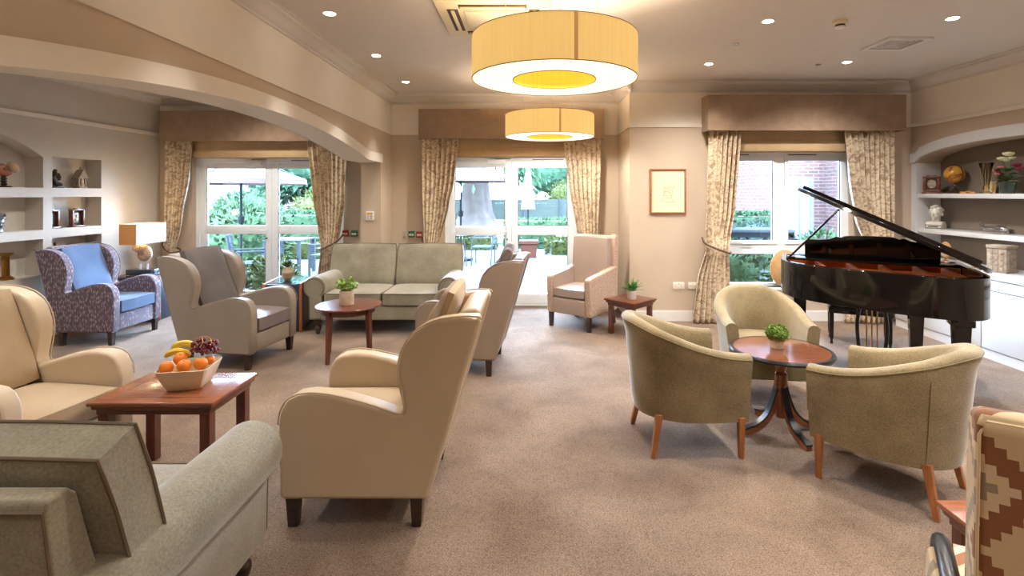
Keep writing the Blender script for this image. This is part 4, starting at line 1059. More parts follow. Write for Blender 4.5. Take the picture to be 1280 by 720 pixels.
ink('rocking_chair_drawing', M['sepia'], [[(-.10, -.115), (-.03, -.13), (.05, -.135), (.10, -.128)], [(-.085, -.12), (-.055, -.055), (-.04, .045)], [(.06, -.13), (.045, -.055)], [(-.06, -.055), (.05, -.055)], [(-.05, -.085), (.05, -.085)], [(-.06, .045), (.07, .045)], [(.045, -.055), (.07, .04), (.12, .11)], [(-.045, -.01), (.0, .03), (.05, .0)], [(-.02, -.05), (.0, .0), (.03, -.04)], [(-.05, -.04), (-.02, -.0), (.06, -.03)]])
ink('foliage_sketch', M['green_ink'], [[(-.05, .06), (-.02, .075), (.03, .065)], [(.02, .08), (.05, .09), (.07, .1)], [(-.11, -.05), (-.09, -.06)], [(.02, .06), (.04, .075)]], .004)

def plate(name, lab, cat, x, z, w, h, yw, mat, extra=(), group=None, depth=.028):
    t = thing(name, lab, cat, (x, yw-.001, z), 0, group)
    b = BM(); rbox(b, -w/2, w/2, -depth, 0, -h/2, h/2, .004); obj('casing', b, mat, t)
    for nm, m, bx in extra:
        b = BM()
        for q in bx: box(b, q[0], q[1], -depth-.002, -depth+.002, q[2], q[3])
        obj(nm, b, m, t, smooth=False)
    return t
M['red'] = plain('red_plastic', srgb(176, 34, 40), .4, var=.03); M['green'] = plain('green_plastic', srgb(16, 110, 84), .4, var=.03)
M['label'] = plain('white_label', srgb(236, 236, 228), .5, var=0)
M['amber'] = plain('amber_window', srgb(232, 164, 40), .4, var=0)
def px(x, y, Y): return (x-662)/650*Y
def pz(y, Y): return 1.6-(y-242)/650*Y
def callpoint(lab, cx, cy, Y, mat, grp):
    s = .088
    plate('alarm_switch', lab, 'call point', px(cx, 0, Y), pz(cy, Y), s, s, Y, mat, (('glass_plate', M['label'], [(-.032, .032, -.022, .008)]), ('printed_mark', M['groove'], [(-.02, .02, -.012, -.008), (-.012, .012, -.003, .001), (-.014, .014, .024, .03)])), grp)
callpoint('red wall call point left of the pier, next to the arch-side curtain', 432.4, 291.5, YL, M['red'], 'red call points')
callpoint('green door release left of the pier, next to a red call point', 443.2, 291.7, YL, M['green'], 'green door releases')
callpoint('green door release right of the pier, above the sofa back', 514.8, 292.6, YB, M['green'], 'green door releases')
callpoint('red call point right of the pier, against the centre curtain', 524.6, 293, YB, M['red'], 'red call points')
plate('wall_socket', 'small grey wall plate right of the pier, beside a green door release', 'wall plate', px(506.2, 0, YB), pz(292.8, YB), .045, .1, YB, plain('grey_plate', srgb(176, 166, 156), .5, var=0), (('screw', M['groove'], [(-.003, .003, .035, .041), (-.003, .003, -.041, -.035)]),), None, .012)
plate('wall_thermostat', 'white control panel with an amber window, on the pier', 'thermostat', px(463, 0, 6.86), pz(269.6, 6.86), .105, .115, 6.86, M['white'], (('amber_display', M['amber'], [(-.038, .038, .018, .042)]), ('button', M['groove'], [(.014, .026, -.012, .004), (.014, .026, -.038, -.022)]), ('printed_text', plain('orange_print', srgb(200, 150, 110), .6, var=0), [(-.034, -.008, -.006, .002), (-.034, -.008, -.034, -.026)])), None, .03)
for cx, w, lab, holes in ((848, .145, 'white double plug socket low on the tan wall below the print', 1), (866, .12, 'white blank plate beside the plug socket, partly behind the curtain', 0)):
    z = pz(357, YW)
    ex = []
    if holes: ex = [('pin_hole', M['black'], [(s-.012, s-.007, -.012, -.008) for s in (-.035, .035)]+[(s+.007, s+.012, -.012, -.008) for s in (-.035, .035)]+[(s-.003, s+.003, .004, .01) for s in (-.035, .035)]+[(-.006, .006, .018, .026)])]
    else: ex = [('slot_line', M['groove'], [(-.045, .045, -.001, .001)])]
    plate('wall_socket', lab, 'wall socket', px(cx, 0, YW), z, w, .088, YW, M['cream'], ex, 'wall sockets', .012)
plate('wall_switch', 'small cream switch on the wall corner beside the mauve armchair', 'wall switch', 1.19, pz(296, YB), .06, .085, YB, M['cream'], (('rocker', M['white'], [(-.02, .02, -.02, .02)]),), None, .014)

# ---- left niches
M['bronze'] = plain('dark_bronze', srgb(62, 46, 38), .45, .3, var=.25, vscale=20)
M['stone'] = plain('carved_grey_stone', srgb(150, 134, 116), .8, var=.25, vscale=25, bump=.4, bscale=60)
M['silver'] = plain('tarnished_silver', srgb(150, 152, 156), .35, .8, var=.4, vscale=25)
M['nautilus'] = plain('nautilus_shell', srgb(214, 190, 160), .25, var=.15, coat=.5)
M['shell_stripe'] = plain('nautilus_stripe', srgb(150, 88, 50), .3, var=.2, coat=.5)
def LX(x, Y): return px(x, 0, Y)
XN = XL-.09
# nautilus on twisted stand
t = thing('nautilus_ornament', 'striped nautilus shell on a twisted dark stand, in the arched niche', 'ornament', (XN, 5.40, 1.665), 80)
b = BM(); lathe(b, [(.062, 0), (.066, .006), (.05, .016), (.03, .02)], 24)
prof = []
for i in range(26): z = .02+.115*i/25; prof.append((.016+.012*abs(math.sin(PI*i/25*4.0)), z))
lathe(b, prof, 20); obj('twisted_stand', b, M['bronze'], t)
def spiral_shell(b, r0, turns, thick, k=.16, seg=70, c=(0, 0, 0), open_flare=1.0):
    rings = []; N = seg
    for i in range(N+1):
        a = turns*2*PI*i/N; r = r0*math.exp(k*(a-turns*2*PI)); rr = r*thick
        cx, cz = math.cos(a)*r*.62, math.sin(a)*r*.62
        ring_ = []
        for q in range(12):
            th = 2*PI*q/12; rad = rr*math.cos(th); y = rr*.95*math.sin(th)
            ring_.append(b.verts.new((c[0]+cx+math.cos(a)*rad, c[1]+y, c[2]+cz+math.sin(a)*rad)))
        rings.append(ring_)
    for p, q in zip(rings, rings[1:]):
        for i in range(12): b.faces.new((p[i], p[(i+1) % 12], q[(i+1) % 12], q[i]))
    b.faces.new(rings[0][::-1]); b.faces.new(rings[-1])
b = BM(); spiral_shell(b, .085, 1.9, .52, c=(-.01, 0, .195)); obj('shell_coil', b, M['shell_stripe'], t)
b = BM(); lathe(b, [(.005, 0), (.04, .012), (.06, .04), (.062, .06), (.056, .06), (.05, .04), (.03, .02), (.0005, .012)], 20)
bmesh.ops.transform(b, matrix=TR(.04, 0, .19, ry=62), verts=b.verts[:]); obj('shell_lip', b, M['nautilus'], t)
# kneeling figure
t = thing('kneeling_figure', 'dark bronze crouching figurine in the upper square niche', 'figurine', (XN, 5.98, 1.665), 0)
b = BM(); rbox(b, -.05, .05, -.065, .075, 0, .02, .005); obj('base_block', b, M['bronze'], t)
b = BM()
me = bpy.data.meshes.new('figure_body'); vs = [(0, -.03, .05), (0, -.025, .10), (0, -.01, .155), (0, .0, .185), (0, .012, .22), (.0, .035, .045), (.03, .05, .04), (.03, .02, .10), (.028, .06, .03), (-.03, .05, .06), (-.03, .065, .03), (.03, -.012, .15), (.04, .03, .11), (.01, .03, .175), (-.035, -.012, .15), (-.04, .03, .10), (-.02, .06, .085)]
ed = [(0, 1), (1, 2), (2, 3), (3, 4), (0, 6), (6, 8), (0, 9), (9, 10), (2, 11), (11, 12), (12, 13), (2, 14), (14, 15), (15, 16), (0, 5)]
me.from_pydata(vs, ed, []); o = bpy.data.objects.new('figure_body', me); COL.objects.link(o); o.parent = t
sk = o.modifiers.new('Skin', 'SKIN'); rad = [.034, .03, .03, .016, .026, .02, .022, .02, .014, .022, .014, .018, .013, .012, .018, .013, .012]
for v, r_ in zip(me.skin_vertices[0].data, rad): v.radius = (r_, r_)
me.skin_vertices[0].data[0].use_root = True
ss = o.modifiers.new('Subsurf', 'SUBSURF'); ss.levels = 1; ss.render_levels = 1; me.materials.append(M['bronze'])
# carved niche house
t = thing('carved_shrine_ornament', 'carved stone shrine ornament with a pointed roof, in the upper square niche', 'ornament', (XN, 6.32, 1.665), 0)
b = BM(); rbox(b, -.045, .045, -.06, .06, 0, .02, .004)
for y in (-.045, .045): lathe(b, [(.016, .02), (.012, .04), (.012, .11), (.018, .125)], 10, (.02, y, 0))
box(b, -.04, -.01, -.055, .055, .02, .125); obj('arcade', b, M['stone'], t)
b = BM(); prism(b, [(-.075, .12), (.075, .12), (.05, .15), (.022, .20), (0, .225), (-.022, .20), (-.05, .15)], -.045, .045, 'yz'); lathe(b, [(.012, .22), (.005, .25), (.0008, .27)], 8); obj('pointed_roof', b, M['stone'], t, bevel=.004)
b = BM(); me = None; ball(b, (.02, 0, .075), (.018, .02, .03)); ball(b, (.022, 0, .112), .013); lathe(b, [(.024, .02), (.022, .05)], 12, (.02, 0, 0)); obj('seated_figure', b, plain('cream_stone', srgb(206, 186, 160), .8, var=.1), t)
# silver head
t = thing('crowned_ornament', 'tarnished silver carved head with a crown, in the middle niche row', 'ornament', (XN+.02, 5.30, 1.20), -10)
b = BM(); lathe(b, [(.05, 0), (.056, .012), (.05, .03), (.056, .06), (.066, .1), (.066, .135), (.058, .16), (.0005, .165)], 24)
ball(b, (.062, 0, .075), (.018, .012, .022)); ball(b, (.058, -.025, .098), (.012, .014, .007)); ball(b, (.058, .025, .098), (.012, .014, .007)); ball(b, (.055, 0, .045), (.014, .022, .007)); ball(b, (.0, -.066, .085), (.016, .01, .028)); ball(b, (.0, .066, .085), (.016, .01, .028)); obj('face', b, M['silver'], t)
b = BM(); lathe(b, [(.074, .135), (.078, .14), (.078, .152), (.07, .16), (.074, .17)], 24)
for k in range(10):
    a = 2*PI*k/10; ball(b, (.064*math.cos(a), .064*math.sin(a), .182), (.018, .018, .022), 1)
ball(b, (0, 0, .18), (.05, .05, .03)); obj('crown', b, M['silver'], t)
# small box frames
M['relief'] = plain('silver_relief', srgb(164, 156, 142), .5, .4, var=.3, vscale=30)
M['darkback'] = plain('dark_felt', srgb(58, 62, 62), .9, var=.1)
for y, lab, rz in ((5.93, 'small mahogany box frame partly hidden by the niche side, middle row', 0), (6.27, 'small mahogany box frame standing clear in the middle of its niche', 0)):
    t = thing('box_frame', lab, 'frame', (XN, y, 1.20), rz, 'mahogany box frames in the niche')
    b = BM(); rbox(b, -.035, .035, -.10, .10, 0, .018, .004); rbox(b, -.025, .025, -.085, -.066, .018, .20, .003); rbox(b, -.025, .025, .066, .085, .018, .20, .003); rbox(b, -.028, .028, -.09, .09, .195, .212, .004); rbox(b, -.012, .012, -.04, .04, .21, .224, .004); obj('wooden_case', b, M['oak'] if 0 else M['mahog'], t)
    b = BM(); box(b, -.02, -.012, -.066, .066, .02, .195); obj('backing', b, M['darkback'], t, smooth=False)
    b = BM(); rbox(b, -.012, -.002, -.035, .03, .05, .17, .004); ball(b, (.0, 0, .13), (.008, .018, .022)); ball(b, (0, 0, .085), (.008, .026, .026)); obj('relief_plaque', b, M['relief'], t)
t = thing('globe_bowl', 'gold domed ornament in the bottom niche, behind the purple armchair', 'ornament', (XN, 5.98, .7015), 0)
b = BM(); lathe(b, [(.05, 0), (.055, .01), (.02, .03), (.018, .09), (.03, .1)], 20); obj('foot', b, M['brass'], t)
b = BM(); lathe(b, [(.02, .1), (.075, .14), (.098, .2), (.095, .235), (.07, .275), (.03, .297), (.0005, .30)], 28); obj('dome', b, plain('gold_gilt', srgb(206, 168, 76), .4, .5, var=.2, vscale=15), t)
b = BM(); lathe(b, [(.01, .298), (.016, .315), (.012, .33), (.0005, .345)], 12); obj('finial', b, M['bronze'], t)
t = thing('carved_casket', 'dark carved casket in the bottom niche, behind the purple armchair', 'box', (XN, 6.34, .7015), 0)
b = BM(); rbox(b, -.07, .07, -.12, .12, 0, .26, .006); obj('body', b, M['bronze'], t)
b = BM(); rbox(b, -.08, .08, -.135, .135, .261, .30, .008)
for k in range(7): ball(b, (.078, -.11+k*.0365, .282), (.008, .014, .012), 1)
obj('lid', b, M['bronze'], t)
t = thing('brass_candlestick', 'brass square-column candlestick in the bottom niche, left of the purple armchair', 'candlestick', (XN, 5.42, .7015), 15)
b = BM(); lathe(b, [(.07, 0), (.072, .012), (.05, .03), (.035, .04)], 8); obj('foot', b, M['brass'], t)
b = BM(); lathe(b, [(.034, .04), (.032, .24)], 8); obj('column', b, M['brass'], t, flatangle=20)
b = BM(); lathe(b, [(.034, .24), (.055, .255), (.066, .268), (.066, .278), (.0005, .27)], 8); obj('drip_pan', b, M['brass'], t)

# ---- shell lamp on the corner trunk
M['lampshade'] = glow('lit_linen_shade', (1, .80, .58, 1), .06, srgb(172, 164, 152))
M['lampshade_end'] = glow('lit_amber_shade_end', (1, .52, .18, 1), .12, srgb(196, 128, 66))
M['lamp_top'] = glow('lit_shade_top', (1, .88, .70, 1), .6, srgb(240, 230, 210))
M['ammonite'] = plain('ammonite_shell', srgb(196, 176, 148), .5, var=.3, vscale=20, coat=.3)
t = thing('table_lamp', 'lit table lamp with long box shade and ammonite shell base, on the corner trunk', 'lamp', (-4.945, 6.66, .566))
b = BM(); rbox(b, -.16, .16, -.09, .09, .001, .07, .005); obj('plinth', b, M['trunk_top'], t)
b = BM()
for x in (-.045, .045): lathe(b, [(.018, .07), (.018, .135)], 12, (x, 0, 0))
obj('crystal_stem', b, plain('clear_acrylic', srgb(220, 224, 226), .1, var=0), t)
b = BM(); spiral_shell(b, .135, 2.4, .50, k=.14, seg=90, c=(.0, 0, .255)); obj('ammonite', b, M['ammonite'], t)
b = BM()
for i in range(34):
    a = 2*PI*2.4*(1-i/34*.62); r_ = .135*math.exp(.14*(a-2.4*2*PI)); rr = r_*.5
    cx, cz = math.cos(a)*r_*.62, math.sin(a)*r_*.62
    pts = [(cx+math.cos(a)*(rr*1.02)*math.cos(q), rr*.97*math.sin(q), .255+cz+math.sin(a)*(rr*1.02)*math.cos(q)) for q in (-1.3, -.8, -.3, .3, .8, 1.3)]
    tube(b, pts, .004, 5)
obj('shell_rib', b, plain('shell_rib', srgb(150, 118, 84), .5, var=.1), t)
b = BM(); tube(b, [(0, 0, .37), (0, 0, .42)], .008, 8); obj('stem', b, M['brass'], t)
hx, hy, z0, z1 = .105, .265, .40, .655
b = BM()
for s in (-1, 1): box(b, s*hx-.003*s, s*hx, -hy, hy, z0, z1)
sh = obj('lamp_shade', b, M['lampshade'], t, smooth=False)
for s in (-1, 1):
    b = BM(); box(b, -hx+.004, hx-.004, s*hy-.003*s, s*hy, z0, z1)
    obj('shade_end', b, M['lampshade_end'], sh, smooth=False)
b = BM(); box(b, -hx+.004, hx-.004, -hy+.004, hy-.004, z1-.012, z1-.008); obj('shade_diffuser', b, M['lamp_top'], sh, smooth=False)
light('table_lamp_bulb', 'POINT', (-4.945, 6.66, .566+.52), 3, (1, .72, .42), shadow_soft_size=.04)
light('table_lamp_bulb', 'POINT', (-4.945, 6.66, .566+.72), 6, (1, .74, .46), shadow_soft_size=.05)

# ---- right alcove
def ay(x, X=4.86): return 650*X/(x-662)
t = thing('silhouette_frame', 'mahogany frame with oval portrait on the upper alcove shelf, beside the globe', 'frame', (4.865, 6.29, 1.60), 222); t.scale = (.86, .86, .86)
b = BM(); rbox(b, -.04, .02, -.115, .115, 0, .02, .004)
for y0, y1, zz0, zz1 in ((-.10, .10, .02, .05), (-.10, .10, .215, .245), (-.10, -.06, .05, .215), (.06, .10, .05, .215)): rbox(b, -.02, .014, y0, y1, zz0, zz1, .003)
rbox(b, -.015, .01, -.06, .06, .243, .258, .004); obj('frame', b, M['mahog'], t)
b = BM(); box(b, -.018, .0, -.065, .065, .045, .22); bkk = obj('mount_board', b, plain('dark_wood_mount', srgb(70, 44, 30), .5, var=.1), t, smooth=False)
b = BM(); lathe(b, [(.0005, 0), (.056, 0), (.06, .006), (.0005, .006)], 28); bmesh.ops.transform(b, matrix=TR(.0, 0, .135, ry=90) @ Matrix.Diagonal((1, .84, 1, 1)), verts=b.verts[:]); obj('oval_portrait', b, plain('portrait_ivory', srgb(150, 140, 122), .5, var=.35, vscale=25), t)
t = thing('globe', 'amber antique globe on a dark turned stand, on the upper alcove shelf', 'globe', (4.965, 6.075, 1.60), 0)
b = BM(); lathe(b, [(.085, 0), (.085, .012), (.05, .035), (.022, .05), (.014, .07), (.02, .085), (.011, .10), (.013, .118)], 28); obj('stand', b, M['dark_leg'], t)
def globe_mat():
    m, nt, bs = _mat('antique_globe_map'); v = coords(nt, (9, 9, 9)); n = nt.nodes.new('ShaderNodeTexNoise'); n.inputs['Scale'].default_value = 1.1; n.inputs['Detail'].default_value = 6; nt.links.new(v, n.inputs['Vector'])
    r = ramp(nt, [(.5, srgb(206, 150, 54)), (.56, srgb(120, 66, 30)), (.62, srgb(180, 116, 40))]); nt.links.new(n.outputs['Fac'], r.inputs['Fac']); nt.links.new(r.outputs[0], bs.inputs['Base Color']); bs.inputs['Roughness'].default_value = .3; return m
b = BM(); ball(b, (0, 0, .225), .102, 4); obj('map_ball', b, globe_mat(), t)
b = BM(); pts = [(.0, .115*math.cos(R(a)), .225+.115*math.sin(R(a))) for a in range(80, 285, 10)]; tube(b, pts, .005, 6); obj('meridian_arm', b, M['bronze'], t)
t = thing('starfish', 'small orange starfish lying on the upper alcove shelf', 'starfish', (4.88, 5.79, 1.60), 0)
b = BM(); pts = []
for k in range(10): a = 2*PI*k/10; rr = .075 if k % 2 == 0 else .028; pts.append((rr*math.cos(a), rr*math.sin(a)))
prism(b, pts, .001, .022, 'xy'); ball(b, (0, 0, .016), (.03, .03, .016)); obj('body', b, plain('orange_starfish', srgb(206, 140, 66), .8, var=.2, vscale=40), t, bevel=.006)
M['clear'] = glass_mat('clear_smoky_glass', (.80, .76, .68, 1))
t = thing('glass_vase', 'tall fluted smoky glass vase on the upper alcove shelf', 'vase', (4.90, 5.58, 1.60), 0)
b = BM(); lathe(b, [(.05, 0), (.052, .012), (.03, .022), (.022, .04), (.03, .06), (.024, .08), (.034, .16), (.05, .26), (.064, .325), (.068, .33), (.062, .325), (.045, .25), (.03, .16), (.018, .10), (.0005, .09)], 20, cap=False); obj('flute', b, M['clear'], t)
b = BM()
for k in range(10):
    a = 2*PI*k/10; tube(b, [((.025+.0*z)*math.cos(a) if z < .1 else (.035+.13*(z-.16))*math.cos(a), (.025 if z < .1 else (.035+.13*(z-.16)))*math.sin(a), z) for z in (.085, .16, .24, .325)], .002, 5)
obj('cut_rib', b, plain('gold_glass_rib', srgb(176, 156, 120), .3, .3, var=0), t)
M['card'] = plain('cream_card', srgb(222, 202, 148), .7, var=.05)
t = thing('greeting_card', 'cream card with flower sprays propped behind the glass vase', 'card', (4.985, 5.64, 1.60), 0)
b = BM(); b2 = BM(); box(b2, 0, .003, -.07, .07, 0, .135); merge(b, b2, TR(ry=8)); obj('sheet', b, M['card'], t, smooth=False)
b = BM()
for y, z, r_ in ((-.04, .03, .012), (-.025, .045, .01), (.04, .07, .012), (.03, .09, .01), (-.05, .05, .008), (.05, .05, .008)): ball(b, (-.001+z*.14, y, z), (.003, r_, r_), 1)
obj('printed_flower', b, plain('yellow_print', srgb(216, 160, 46), .7, var=.1), t)
M['leaf'] = plain('deep_leaf_green', srgb(62, 98, 40), .5, var=.3, vscale=30); M['leaf2'] = plain('fresh_leaf_green', srgb(142, 170, 70), .5, var=.3, vscale=30); M['leaf3'] = plain('boxwood_green', srgb(104, 132, 48), .6, var=.35, vscale=60)
M['stemgreen'] = plain('stem_green', srgb(96, 110, 50), .6, var=.1)
t = thing('flowering_plant', 'potted plant with white and pink flower heads at the end of the upper alcove shelf', 'potted plant', (4.90, 5.33, 1.60), 0)
b = BM(); lathe(b, [(.06, 0), (.064, .01), (.07, .115), (.074, .12), (.068, .12), (.06, .06), (.0005, .05)], 28, cap=False); obj('glass_pot', b, plain('dark_green_glass_pot', srgb(48, 60, 52), .12, var=.1, coat=.6), t)
b = BM(); rng = random.Random(5)
for k in range(70):
    a = rng.uniform(0, 2*PI); z = rng.uniform(.11, .26); r_ = rng.uniform(.02, .08)
    leaf(b, Vector((r_*math.cos(a)*.6, r_*math.sin(a)*.6, z)), Vector((math.cos(a), math.sin(a), rng.uniform(-.3, .5))), Vector((0, 0, 1)), .085, .055)
for x, y, z in ((0, .05, .36), (.02, -.02, .38), (0, .10, .24), (0, -.1, .30)): tube(b, [(0, 0, .1), (x*.5, y*.5, z*.6), (x, y, z)], .003, 5)
obj('leaves', b, M['leaf'], t)
M['whitefl'] = plain('ivory_petal', srgb(226, 226, 186), .6, var=.1); M['pinkfl'] = plain('pink_petal', srgb(226, 138, 140), .6, var=.15); M['redfl'] = plain('wine_petal', srgb(120, 34, 50), .6, var=.15)
for nm, mt, sp in (('white_flower', M['whitefl'], ((-.01, .05, .36, .04), (.0, -.01, .405, .045), (.0, -.05, .36, .03), (.01, .02, .34, .03))), ('pink_flower', M['pinkfl'], ((-.02, .10, .24, .035), (-.02, .085, .205, .032), (-.01, .065, .27, .028))), ('red_flower', M['redfl'], ((0, -.10, .29, .04), (0, -.13, .25, .035)))):
    for x, y, z, r_ in sp:
        b = BM(); ball(b, (x, y, z), (r_, r_, r_*.55), 2)
        for k in range(12):
            a = 2*PI*k/12; ball(b, (x+r_*.8*math.cos(a), y+r_*.8*math.sin(a), z+.004*(k % 3)), (r_*.38, r_*.38, r_*.22), 1)
        obj(nm, b, mt, t)
t = thing('phrenology_bust', 'white ceramic head bust on the lower alcove shelf', 'bust', (4.90, 6.27, 1.176), 212)
M['ceramic'] = plain('ivory_glazed_ceramic', srgb(206, 200, 188), .3, var=.05, coat=.3)
b = BM(); prism(b, [(-.07, 0), (.08, 0), (.08, .05), (.045, .085), (-.04, .09), (-.07, .05)], -.085, .085, 'xz'); obj('plinth', b, M['ceramic'], t, bevel=.012)
b = BM(); lathe(b, [(.05, .07), (.042, .10), (.045, .14)], 18); ball(b, (.0, 0, .20), (.075, .064, .075), 3); ball(b, (.028, 0, .165), (.05, .048, .05), 3); ball(b, (.078, 0, .172), (.016, .011, .02)); ball(b, (.068, 0, .142), (.014, .02, .006)); ball(b, (.066, 0, .124), (.016, .018, .012))
for s in (-1, 1): ball(b, (-.005, s*.064, .175), (.016, .008, .024)); ball(b, (.064, s*.026, .192), (.012, .014, .006))
obj('head', b, M['ceramic'], t)
b = BM(); rngb = random.Random(3)
for k in range(60):
    a = rngb.uniform(0, 2*PI); e = rngb.uniform(.25, 1.4); x, y, z = math.cos(a)*math.cos(e)*.076, math.sin(a)*math.cos(e)*.066, .205+math.sin(e)*.074
    if not (x > .055 and z < .24): ball(b, (x-.004, y, z), .014, 1)
obj('curled_hair', b, M['ceramic'], t)
b = BM(); tube(b, [(.082, -.08, .012), (.082, .08, .012), (.082, .08, .048), (.082, -.08, .048), (.082, -.08, .012)], .003, 5); box(b, .079, .083, -.05, .05, .024, .036); obj('painted_band', b, M['black'], t)
t = thing('silver_model_plane', 'silver model aeroplane on the lower alcove shelf', 'model aeroplane', (4.93, 5.50, 1.183), -84)
b = BM(); pts = [(-.17, 0, .05), (-.1, 0, .05), (-.02, 0, .05), (.06, 0, .048), (.11, 0, .044), (.125, 0, .042)]; tube(b, pts, [.004, .012, .022, .028, .02, .003], 12); obj('fuselage', b, M['chrome'], t)
b = BM(); rbox(b, .0, .05, -.16, .16, .034, .040, .002); obj('wing', b, M['chrome'], t)
b = BM(); prism(b, [(-.17, .05), (-.12, .05), (-.15, .12), (-.175, .125)], -.002, .002, 'xz'); rbox(b, -.165, -.13, -.06, .06, .05, .054, .001); obj('tail_fin', b, M['chrome'], t)
b = BM(); ball(b, (.035, 0, .068), (.03, .014, .014)); obj('canopy', b, M['glass'], t)
b = BM()
for y in (-.05, .05): tube(b, [(.03, y, .036), (.03, y, .012)], .003, 6); ball(b, (.03, y, .0125), (.012, .005, .012))
tube(b, [(-.155, 0, .045), (-.155, 0, .0)], .002, 6); obj('undercarriage', b, M['chrome'], t)
b = BM(); rbox(b, .122, .126, -.006, .006, -.005+.0, .09, .002); obj('propeller', b, M['chrome'], t)
t = thing('carved_canister', 'square carved beige stone canister on the worktop below the alcove shelves', 'canister', (4.74, 5.22, .81), 20)
b = BM(); rbox(b, -.085, .085, -.085, .085, 0, .24, .006); 
for s in (-1, 1):
    for k in range(4):
        for j in range(3): 
            rbox(b, -.06+j*.045, -.03+j*.045, s*.086-.003, s*.086+.003, .02+k*.055, .06+k*.055, .002); rbox(b, s*.086-.003, s*.086+.003, -.06+j*.045, -.03+j*.045, .02+k*.055, .06+k*.055, .002)
obj('carved_body', b, M['stone'], t)
b = BM(); rbox(b, -.092, .092, -.092, .092, .241, .275, .006); obj('lid', b, M['stone'], t)
t = thing('wooden_plate_ornament', 'small tan and red ornament on the worktop, seen under the piano lid', 'ornament', (4.80, 6.0, .81), 0)
b = BM(); lathe(b, [(.04, 0), (.04, .012), (.012, .03), (.012, .05)], 16); obj('foot', b, M['oak'], t)
b = BM(); ball(b, (0, 0, .14), (.03, .085, .095), 3); obj('disc', b, M['tan_hide'], t)

# ================================================================== plants and fruit
M['pot_cream'] = plain('cream_ceramic_pot', srgb(206, 190, 164), .6, var=.12, vscale=20)
M['pot_white'] = plain('white_ceramic_pot', srgb(222, 216, 206), .4, var=.05)
M['soil'] = plain('potting_soil', srgb(56, 42, 32), .95, var=.2)
def pot(t, r0, r1, h, m):
    b = BM(); lathe(b, [(r0*.96, .0), (r0, .004), (r1, h), (r1*.9, h), (r1*.88, h-.015), (.0005, h-.015)], 28, cap=False); obj('pot', b, m, t)
    b = BM(); lathe(b, [(.0005, h-.014), (r1*.87, h-.014), (r1*.7, h-.008), (.0005, h-.005)], 18); obj('soil', b, M['soil'], t)
t = thing('potted_plant', 'bushy yellow-green plant in a cream cylinder pot, on the round mahogany table', 'potted plant', (-1.78, 5.06, .52), 0, 'small potted plants on the tables')
pot(t, .068, .068, .14, M['pot_cream'])
b = BM(); rng = random.Random(11)
for k in range(26):
    a = rng.uniform(0, 2*PI); e = rng.uniform(.35, 1.3); L = rng.uniform(.08, .13); end = Vector((math.cos(a)*math.cos(e)*L*1.35, math.sin(a)*math.cos(e)*L*1.35, .135+math.sin(e)*L))
    tube(b, [(0, 0, .12), tuple(Vector((0, 0, .12)).lerp(end, .5)+Vector((0, 0, .01))), tuple(end)], .0018, 4)
    for q in range(12):
        p = Vector((0, 0, .14)).lerp(end, rng.uniform(.35, 1.0)); leaf(b, p, Vector((rng.uniform(-1, 1), rng.uniform(-1, 1), rng.uniform(-.3, 1))), Vector((rng.uniform(-1, 1), rng.uniform(-1, 1), 1)), .036, .024)
obj('foliage', b, M['leaf2'], t)
t = thing('potted_fern', 'spiky green fern in a white pot, on the small mahogany side table', 'potted plant', (1.165, 5.93, .40), 0, 'small potted plants on the tables')
pot(t, .052, .058, .10, M['pot_white'])
b = BM(); rng = random.Random(12); M['fern'] = plain('fern_green', srgb(58, 128, 44), .5, var=.3, vscale=40)
for k in range(34):
    a = rng.uniform(0, 2*PI); e = rng.uniform(.3, 1.45); L = rng.uniform(.10, .17); d = Vector((math.cos(a)*math.cos(e), math.sin(a)*math.cos(e), math.sin(e)))
    for q in range(9):
        s = .25+.75*q/8; p = Vector((0, 0, .09))+d*L*s-Vector((0, 0, .03*s*s)); sd = d.cross(Vector((0, 0, 1))).normalized()
        for g in (-1, 1): leaf(b, p, d*.8+sd*g, Vector((0, 0, 1)), .03*(1.15-s*.7), .009)
    tube(b, [(0, 0, .09), tuple(Vector((0, 0, .09))+d*L*.5-Vector((0, 0, .008))), tuple(Vector((0, 0, .09))+d*L-Vector((0, 0, .03)))], .0012, 4)
obj('fronds', b, M['fern'], t)
t = thing('boxwood_ball_plant', 'round clipped green ball plant in a cream pot, on the pedestal table', 'potted plant', (1.675, 3.52, .557), 0, 'small potted plants on the tables')
pot(t, .043, .045, .075, M['pot_cream'])
b = BM(); leafy(b, (0, 0, .098), (.066, .066, .050), 900, .016, .011, 13, .92, sub=3); obj('clipped_foliage', b, M['leaf3'], t)
t = thing('orchid_vase', 'small striped round vase with a sprouting orchid, on the trunk beside the sofa', 'potted plant', (-2.885, 6.20, .567), 0)
def stripe_mat():
    m, nt, bs = _mat('banded_glaze'); tc = nt.nodes.new('ShaderNodeTexCoord'); sp = nt.nodes.new('ShaderNodeSeparateXYZ'); nt.links.new(tc.outputs['Object'], sp.inputs[0])
    mm = nt.nodes.new('ShaderNodeMath'); mm.operation = 'MULTIPLY'; mm.inputs[1].default_value = 5.4; nt.links.new(sp.outputs['Z'], mm.inputs[0])
    r = ramp(nt, [(0, srgb(120, 104, 90)), (.2, srgb(188, 166, 136)), (.45, srgb(150, 120, 96)), (.55, srgb(206, 186, 156)), (.8, srgb(176, 150, 122))]); nt.links.new(mm.outputs[0], r.inputs['Fac']); nt.links.new(r.outputs[0], bs.inputs['Base Color']); bs.inputs['Roughness'].default_value = .4; return m
b = BM(); lathe(b, [(.035, 0), (.05, .02), (.062, .07), (.06, .11), (.045, .15), (.042, .16), (.036, .155), (.0005, .14)], 28, cap=False); obj('vase', b, stripe_mat(), t)
b = BM(); rng = random.Random(15)
